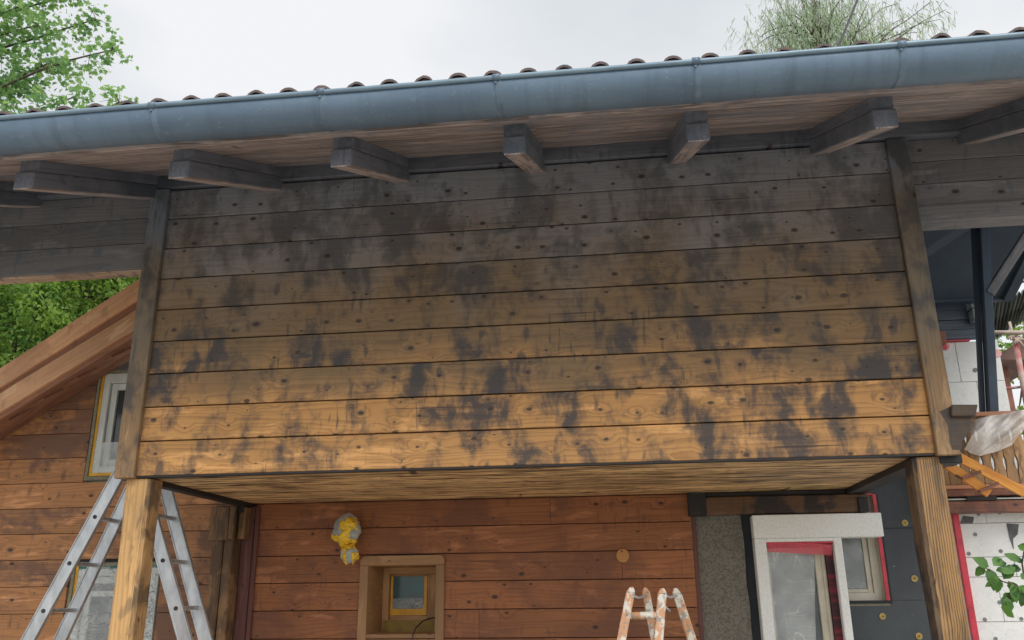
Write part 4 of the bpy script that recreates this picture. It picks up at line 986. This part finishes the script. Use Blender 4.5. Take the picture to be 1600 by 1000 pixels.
# dark post and brace
a, b = at(1544, 346, YR), at(1545, 645, YR)
pa, pb = at(1528, 640, YR), at(1559, 640, YR); px_ = (pa.x + pb.x) / 2; pw = .095
a, b = at(1535, 340, YR + .06), at(1551, 650, YR + .06)
m = MB(); m.beam(a, b, (.062, 0, 0), (0, .07, 0)); m.beam(a + Vector((-.047, .05, 0)), b + Vector((-.047, .05, 0)), (.028, 0, 0), (0, .05, 0)); m.build('gable_post', M['navy'], wing, .004)
a, b = at(1550, 452, YR + .05), at(1604, 368, YR + .05); d = (b - a)
m = MB(); m.beam(a - d * .1, a + d * 1.8, (0, .07, 0), d.cross(Vector((0, 1, 0))).normalized() * .065); m.build('brace', M['band'], wing, .005)
m = MB(); e = at(1400, 410, 2.0); m.beam((4.9, 2.3, at(1500, 440, 2.3).z), at(1512, 352, 1.0), (0, .09, 0), (.10, 0, 0)); m.build('brace', M['navy'], wing, .005)

# plastic dust sheet over the railing
ds = MB(); nu, nv = 70, 44; vs = []
Lp = [(1508, 702), (1515, 705), (1530, 713), (1556, 706), (1580, 696), (1604, 668)]; Tp = [(1514, 672), (1524, 656), (1545, 650), (1570, 646), (1590, 642), (1608, 640)]
def lerp_pts(P, t): 
    k = t * (len(P) - 1); i = min(int(k), len(P) - 2); f = k - i
    return (P[i][0] * (1 - f) + P[i + 1][0] * f, P[i][1] * (1 - f) + P[i + 1][1] * f)
for j in range(nv + 1):
    for i in range(nu + 1):
        u, v = i / nu, j / nv; x0_, y0_ = lerp_pts(Tp, u); x1_, y1_ = lerp_pts(Lp, u)
        px, py = x0_ * (1 - v) + x1_ * v, y0_ * (1 - v) + y1_ * v
        q = at(px, py, YR - .05); k = mnoise.noise(Vector((q.x * 9 - q.z * 13, q.z * 3 + q.x * 2, 0))) + .4 * mnoise.noise(Vector((q.x * 26 - q.z * 34, q.z * 6 + q.x * 5, 3)))
        vs.append(q + Vector((0, -.055 * k - .05 * math.sin(v * math.pi), .0)))
# top rolls back over the handrail
for i in range(nu + 1): vs.append(vs[i] + Vector((0, .16, .02 + .01 * mnoise.noise(Vector((i * .4, 0, 0))))))
fs = [(j * (nu + 1) + i, j * (nu + 1) + i + 1, (j + 1) * (nu + 1) + i + 1, (j + 1) * (nu + 1) + i) for j in range(nv) for i in range(nu)]
b0 = (nv + 1) * (nu + 1); fs += [(i, b0 + i, b0 + i + 1, i + 1) for i in range(nu)]
ds.add(vs, fs); tag(ds.build('dust_sheet', M['film_sheet'], smooth=True), 'crumpled translucent dust sheet hanging over the wooden railing', 'plastic sheet')

# orange varnished frame leaning on the railing
YO = 1.42
of = empty('wooden_trestle', at(1540, 760, YO), 'orange varnished ladder-like trestle leaning in front of the wooden railing', 'trestle')
for (p, q, wd) in (((1497, 714), (1612, 776), .062), ((1474, 722), (1546, 771), .062)):
    a, b = at(*p, YO), at(*q, YO); d = (b - a).normalized(); m = MB(); m.beam(a, b, (0, .022, 0), Vector((-d.z, 0, d.x)) * wd); m.build('rail', M['orange_wood'], of, .003)
for p, q in (((1474, 730), (1502, 717)), ((1502, 748), (1532, 737)), ((1530, 768), (1560, 755))):
    a, b = at(*p, YO - .03), at(*q, YO - .03); d = (b - a).normalized(); m = MB(); m.beam(a, b, (0, .03, 0), Vector((-d.z, 0, d.x)) * .020); m.build('rung', M['beam_brown'], of, .003)

# ------------------------------------------------------------------ scaffold, sheds
scf = empty('scaffold', at(1590, 640, 3.6) * 1, 'red and white scaffold poles with clamps beyond the dark post', 'scaffold')
YS = 3.6
def pole(p, q, mat, r=.024, Y0=YS, Y1=YS, name='pole'):
    m = MB(); m.tube([at(*p, Y0), at(*q, Y1)], r, 10); return m.build(name, mat, scf, smooth=True)
pole((1568, 448), (1575, 478), M['scarf_pale'], .012); pole((1576, 470), (1606, 640), M['scarf_red'], .025)
pole((1545, 464), (1640, 464), M['scarf_pale'], .02, YS - .06, YS - .06); pole((1546, 552), (1640, 541), M['scarf_red'], .013, YS + .05, YS + .05)
pole((1560, 635), (1640, 632), M['scarf_pale'], .03, YS - .1, YS - .1); pole((1572, 622), (1608, 578), M['beam_brown'], .018, YS + .1, YS + .1); pole((1572, 598), (1604, 582), M['beam_brown'], .016, YS + .15, YS + .15)
m = MB()
for k in range(7): a = at(1576 + random.uniform(-5, 5), 474 + random.uniform(-6, 6), YS - .05); b = at(1576 + random.uniform(-24, 22), 474 + random.uniform(-12, 12), YS - .05); m.tube([a, a.lerp(b, .5) + Vector((0, 0, .02)), b], .010, 6)
m.build('clamp', M['scarf_pale'], scf, smooth=True)
scf.location = at(1600, 700, YS); 
# vertical foot of the scaffold to the ground
a, b = at(1576, 470, YS), at(1606, 640, YS); d = (b - a) / (b.z - a.z)
m = MB(); m.tube([b, (b.x, b.y, 0)], .025, 10); m.build('pole', M['scarf_red'], scf, smooth=True)
scf_fix = scf
shed = empty('shed', at(1590, 600, 6.5), 'shed with corrugated sheet and brown roof edge beyond the scaffold', 'shed')
m = MB(); vs = []; A, B_, C_, D_ = at(1536, 470, 5.2), at(1640, 462, 5.2), at(1640, 470, 6.8), at(1536, 560, 6.8)
A, B_, C_, D_ = at(1530, 478, 5.0), at(1625, 450, 5.0), at(1600, 500, 7.5), at(1530, 548, 7.5)
n1 = 60
for i in range(n1 + 1):
    u = i / n1; top = A.lerp(B_, u); bot = D_.lerp(C_, u); off = Vector((0, 0, .03 * math.sin(u * 2 * math.pi * 14)))
    vs += [top + off, bot + off]
m.add(vs, [(2 * i, 2 * i + 1, 2 * i + 3, 2 * i + 2) for i in range(n1)]); 
so_ = m.build('corrugated_roof', M['sheet_metal'], shed, smooth=True); sd_ = so_.modifiers.new('s', 'SOLIDIFY'); sd_.thickness = .01
m = MB(); m.prism([at(x, y, 6.0) for x, y in ((1556, 556), (1640, 505), (1640, 562), (1556, 562))], (0, 2.0, 0)); m.build('brown_roof', M['brown_roof'], shed)
for px, py, Y_ in ((1532, 480, 5.1), (1622, 455, 5.1), (1535, 545, 7.4)):
    a = at(px, py, Y_); m = MB(); m.box(a.x - .04, a.x + .04, Y_ - .04, Y_ + .04, 0, a.z - .02, axis='z'); m.build('post', M['beam_brown'], shed)
for x in (1562, 1648):
    a = at(x, 560, 6.4); m = MB(); m.box(a.x - .05, a.x + .05, 6.35, 6.45, 0, a.z, axis='z'); m.build('post', M['beam_brown'], shed)

# ------------------------------------------------------------------ vegetation
def leaf_poly(kind):
    if kind == 'maple': return [(0, 0), (.28, -.12), (.24, .12), (.52, .20), (.30, .42), (.34, .62), (.12, .60), (0, 1.0), (-.12, .60), (-.34, .62), (-.30, .42), (-.52, .20), (-.24, .12), (-.28, -.12)]
    if kind == 'willow': return [(0, 0), (.07, .35), (.05, .7), (0, 1), (-.05, .7), (-.07, .35)]
    return [(0, 0), (.22, .25), (.26, .5), (.12, .82), (0, 1), (-.12, .82), (-.26, .5), (-.22, .25)]
class Leaves:
    def __init__(s, kind): s.p = np.array([(x, y, 0) for x, y in leaf_poly(kind)]); s.v = []; s.r = []
    def put(s, pos, size, down=.3, dirv=None, rnd=None, face=None):
        if dirv is None: d = Vector((random.gauss(0, 1), random.gauss(0, 1), random.gauss(-down, .7))).normalized()
        else: d = (Vector(dirv) + Vector((random.gauss(0, .25), random.gauss(0, .25), random.gauss(0, .2)))).normalized()
        nrm = Vector((random.gauss(0, .6), random.gauss(0, .6), 1)) if face is None else Vector(face) + Vector((random.gauss(0, .4), random.gauss(0, .4), random.gauss(0, .4))); a = d.cross(nrm).normalized(); n = a.cross(d)
        sz = size * random.uniform(.65, 1.25)
        P = s.p * sz; curl = n * .25 * sz
        for x, y, _ in P: s.v.append(pos + a * x + d * y + curl * (abs(x) / sz - .5 * (y / sz) ** 2))
        s.r.append(random.random() if rnd is None else min(1, max(0, rnd + random.gauss(0, .18))))
    def build(s, name, mat, par):
        k = len(s.p); n = len(s.r); me = bpy.data.meshes.new(name)
        me.from_pydata([tuple(v) for v in s.v], [], [list(range(i * k, i * k + k)) for i in range(n)])
        a = me.attributes.new('rnd', 'FLOAT', 'POINT'); a.data.foreach_set('value', [r for r in s.r for _ in range(k)])
        me.materials.append(mat); me.update(); o = bpy.data.objects.new(name, me); col.objects.link(o)
        if par: o.parent = par; o.matrix_parent_inverse = parent_inv(par)
        return o
M['leaf_maple'] = leafm('maple_leaf', (.12, .24, .13), (.30, .45, .22), .5)
M['leaf_willow'] = leafm('willow_leaf', (.30, .40, .34), (.50, .58, .50), .45)
M['leaf_wood'] = leafm('woodland_leaf', (.08, .18, .055), (.34, .46, .12), .45)
M['leaf_bush'] = leafm('glossy_leaf', (.035, .10, .03), (.13, .27, .06), .25)

def curve_pts(a, b, sag, n, seed):
    out_ = []
    for i in range(n + 1):
        t = i / n; p = a.lerp(b, t); p = p + Vector((0, 0, sag * math.sin(t * math.pi))) + Vector([(b - a).length * .05 * mnoise.noise(Vector((t * 3, seed, k * 7.1))) for k in range(3)]) * math.sin(t * math.pi)
        out_.append(p)
    return out_
# maple: stands left, behind the roof
mt = empty('maple_tree', (at(-330, 200, 6).x, 6.4, 0), 'broadleaved tree with lobed leaves, at the top left above the roof', 'tree')
tb = Vector((mt.location.x, 6.4, 0)); tt = at(-260, -60, 6.6)
m = MB(); m.tube(curve_pts(tb, tt, 0, 12, 1), [.26 * (1 - i / 12 * .75) for i in range(13)], 12); m.build('trunk', M['bark'], mt, smooth=True)
lv = Leaves('maple'); br = MB()
ends = [((-150, 330), (186, 160), 1.0), ((-180, 200), (176, 78), 1), ((-170, 120), (150, 30), 1), ((-160, 60), (120, -10), 1), ((-170, 260), (120, 150), 1), ((-150, 300), (80, 190), 1), ((-190, 160), (90, 95), 1), ((-180, 40), (60, 40), 1), ((-160, 220), (40, 130), 1), ((-120, 120), (30, 10), 1), ((-140, 350), (10, 210), 1), ((-240, 60), (-40, 60), 1), ((-240, 260), (-60, 160), 1), ((-240, 160), (-60, -60), 1), ((-150, 0), (100, -70), 1), ((-200, 0), (-10, -90), 1)]
for i, (s, e, _) in enumerate(ends):
    Ya = 6.4 + random.uniform(-.3, .3); Yb = 6.2 + random.uniform(-1., 1.0)
    a = tb.lerp(tt, min(1., max(.25, (at(s[0], s[1], 6.4).z) / tt.z))); b = at(e[0], e[1], Yb)
    pts = curve_pts(a, b, -.12, 16, i * 3.3); br.tube(pts, [.055 * (1 - .9 * k / 16) + .004 for k in range(17)], 6)
    for k in range(4, 17):
        for _ in range(9):
            q = pts[k] + Vector((random.gauss(0, .17), random.gauss(0, .25), random.gauss(-.02, .10))) * (1.15 if k < 14 else .6)
            tw = [pts[k], pts[k].lerp(q, .6) + Vector((0, 0, .03)), q]
            if k > 5 and random.random() < .5: br.tube(tw, [.006, .004, .002], 4, cap=False)
            nl = random.randint(6, 11) if k > 6 else 4
            base = random.random()
            for _ in range(nl): lv.put(q + Vector((random.gauss(0, .085), random.gauss(0, .085), random.gauss(0, .05))), .088, .6, rnd=base)
lv.build('crown', M['leaf_maple'], mt); br.build('branch', M['bark'], mt, smooth=True)

# willow behind the roof on the right
wt = empty('willow_tree', (at(1260, 100, 8).x, 8.2, 0), 'pale willow with drooping narrow leaves, at the top right above the roof', 'tree')
wb = Vector((wt.location.x, 8.2, 0)); wtop = at(1270, -30, 8.3)
m = MB(); m.tube(curve_pts(wb, wtop, 0, 12, 5), [.24 * (1 - i / 12 * .8) for i in range(13)], 12); m.build('trunk', M['bark'], wt, smooth=True)
lv = Leaves('willow'); br = MB()
wends = [((1178, 75), .7), ((1190, 15), .8), ((1210, -10), .8), ((1360, -5), .5), ((1385, 60), .5), ((1420, 25), .45), ((1478, 15), .35), ((1350, 30), .8), ((1235, -40), .9), ((1185, 60), 1), ((1200, 30), 1), ((1230, 5), 1), ((1255, -20), 1), ((1280, -30), 1), ((1300, -25), 1), ((1320, -5), 1), ((1340, 20), 1), ((1215, 60), 1), ((1240, 40), 1), ((1260, 50), 1), ((1285, 40), 1), ((1310, 50), 1), ((1330, 60), 1), ((1370, 30), .5), ((1405, 5), .4), ((1400, 40), .4), ((1455, 2), .4), ((1470, 30), .35), ((1440, 50), .35), ((1270, 10), 1), ((1225, 25), 1), ((1350, 55), .6), ((1290, 5), 1), ((1250, 20), 1), ((1300, 20), 1)]
for i, (e, dens) in enumerate(wends):
    b = at(e[0], e[1], 8.2 + random.uniform(-.9, .9)); a = wb.lerp(wtop, random.uniform(.72, .9))
    pts = curve_pts(a, b, .25, 14, i * 2.7 + 40); br.tube(pts, [.018 * (1 - .9 * k / 14) + .002 for k in range(15)], 5)
    for k in range(5, 15):
        for _ in range(int(4.5 * dens + 1.5)):
            q = pts[k] + Vector((random.gauss(0, .26 * dens + .03), random.gauss(0, .25), random.gauss(0, .13))); ln = random.uniform(.12, .42); sl_ = Vector((random.gauss(0, .35), random.gauss(0, .3), -1))
            br.tube([q, q + sl_ * ln], [.003, .0015], 3, cap=False); base = random.random()
            for z in range(int(ln / .045)):
                lv.put(q + sl_ * z * .045 + Vector((random.gauss(0, .02), random.gauss(0, .02), 0)), .105, dirv=(sl_.x + random.uniform(-.7, .7), sl_.y + random.uniform(-.7, .7), -1), rnd=base)
lv.build('crown', M['leaf_willow'], wt); br.build('branch', M['bark'], wt, smooth=True)

# woodland trees behind the gable (left) and behind the scaffold (right)
def crown_tree(name, base, ctr, rad, nleaf, size, label, mat='leaf_wood', kind='oval', clumps=60, group='woodland trees behind the house'):
    t = empty(name, base, label, 'tree', group)
    m = MB(); m.tube(curve_pts(Vector(base), Vector(ctr), 0, 10, ctr[0]), [.16 * (1 - i / 10 * .85) for i in range(11)], 10)
    cs = []
    for _ in range(clumps):
        d = Vector((random.gauss(0, 1), random.gauss(0, 1), random.gauss(0, 1))).normalized() * random.uniform(.35, 1) ** .5
        c = Vector(ctr) + Vector((d.x * rad[0], d.y * rad[1], d.z * rad[2])); cs.append((c, random.uniform(.3, .62) * rad[0] * .42, random.random()))
        if random.random() < .2: m.tube([Vector(ctr), c], [.025, .005], 4, cap=False)
    m.build('trunk', M['bark'], t, smooth=True)
    lv = Leaves(kind)
    for i in range(nleaf):
        c, r, b = cs[i % clumps]; d = Vector((random.gauss(0, 1), random.gauss(0, 1), random.gauss(0, .7))).normalized() * random.uniform(.5, 1) ** .5
        lv.put(c + d * r, size, .4, rnd=b * .7 + .3 * (d.z * .5 + .5))
    lv.build('crown', M[mat], t); return t
def ctr(px, py, Y): return tuple(at(px, py, Y))
for (px, py, Y, r, n, s, lab) in ((30, 520, 9.5, 1.5, 16000, .10, 'dark green woodland tree below the left end of the cladding band'), (140, 470, 11, 1.6, 16000, .11, 'sunlit woodland tree above the middle of the gable verge'), (240, 450, 12.5, 1.7, 13000, .12, 'light green woodland tree beside the corner board'), (-40, 440, 12, 1.7, 12000, .12, 'woodland tree at the left edge of the photo'), (90, 540, 13.5, 2.0, 14000, .13, 'woodland tree rising behind the gable verge')):
    c = at(px, py, Y); crown_tree('woodland_tree', (c.x, Y, 0), tuple(c), (r, r, r * .95), n, s, lab, clumps=130)
for (px, py, Y, r, n, s, lab) in ((1600, 590, 9, .75, 2400, .10, 'light green tree behind the scaffold poles'), (1625, 430, 11, 1.2, 3000, .11, 'green tree at the right edge above the shed')):
    c = at(px, py, Y); crown_tree('garden_tree', (c.x, Y, 0), tuple(c), (r, r, r * 1.1), n, s, lab, group='garden trees beyond the scaffold', clumps=34)

# leafy twig at the right edge, nearer the camera
bu = empty('bush', (at(1700, 900, -.6).x, -.6, 0), 'glossy leafy twig of a bush reaching in at the right edge', 'bush')
YT = -.6
m = MB(); root = Vector(bu.location); st1 = at(1640, 960, YT)
m.tube(curve_pts(root, st1, .1, 8, 2), [.02 - .0015 * i for i in range(9)], 8)
stems = [[(1640, 960), (1612, 935), (1588, 915), (1565, 908), (1545, 890), (1536, 886)], [(1612, 935), (1600, 900), (1597, 880), (1600, 862)], [(1588, 915), (1580, 925), (1572, 935)]]
lv = Leaves('oval'); lv.p = lv.p * np.array([1.25, 1, 1])
for s_ in stems: m.tube([at(x, y, YT) for x, y in s_], [.005, .0042, .0036, .003, .0025, .002][:len(s_)], 6)
for px, py, dx, dy in ((1538, 884, -14, 16), (1545, 888, 4, 20), (1552, 884, 12, -8), (1556, 892, 16, -2), (1562, 905, -6, 22), (1568, 905, 10, -18), (1575, 908, 14, 14), (1560, 900, -18, 18), (1580, 912, 6, 22), (1586, 915, -12, 24), (1590, 916, 18, 10), (1596, 890, -18, -4), (1598, 880, -14, -10), (1599, 870, 12, -14), (1596, 905, 14, -8), (1572, 932, 4, 20), (1578, 926, -14, 16), (1605, 925, -14, 20), (1545, 886, -10, -8), (1600, 862, -8, -16)):
    a, b = at(px, py, YT + random.uniform(-.03, .03)), at(px + dx, py + dy, YT + random.uniform(-.03, .03)); lv.put(a, .064, dirv=(b - a).normalized() * 2.5, face=(0, -1, .5)); lv.put(a + (b - a) * .3, .052, dirv=((b - a).normalized() * 2 + Vector((.4, 0, -.6))), face=(0, -1, .7))
for _ in range(260):
    a = st1 + Vector((random.gauss(.35, .16), random.gauss(0, .25), random.gauss(-.35, .3))); lv.put(a, .07)
m.build('stem', M['bark'], bu, smooth=True); lv.build('leaves', M['leaf_bush'], bu)

# overhead cable on the roof
m = MB(); a, b = at(1352, -30, .9), at(1306, 82, .3); m.tube([a, a.lerp(b, .5), b], .008, 6); tag(m.build('overhead_cable', M['cable']), 'dark overhead wire crossing the willow above the roof', 'cable')
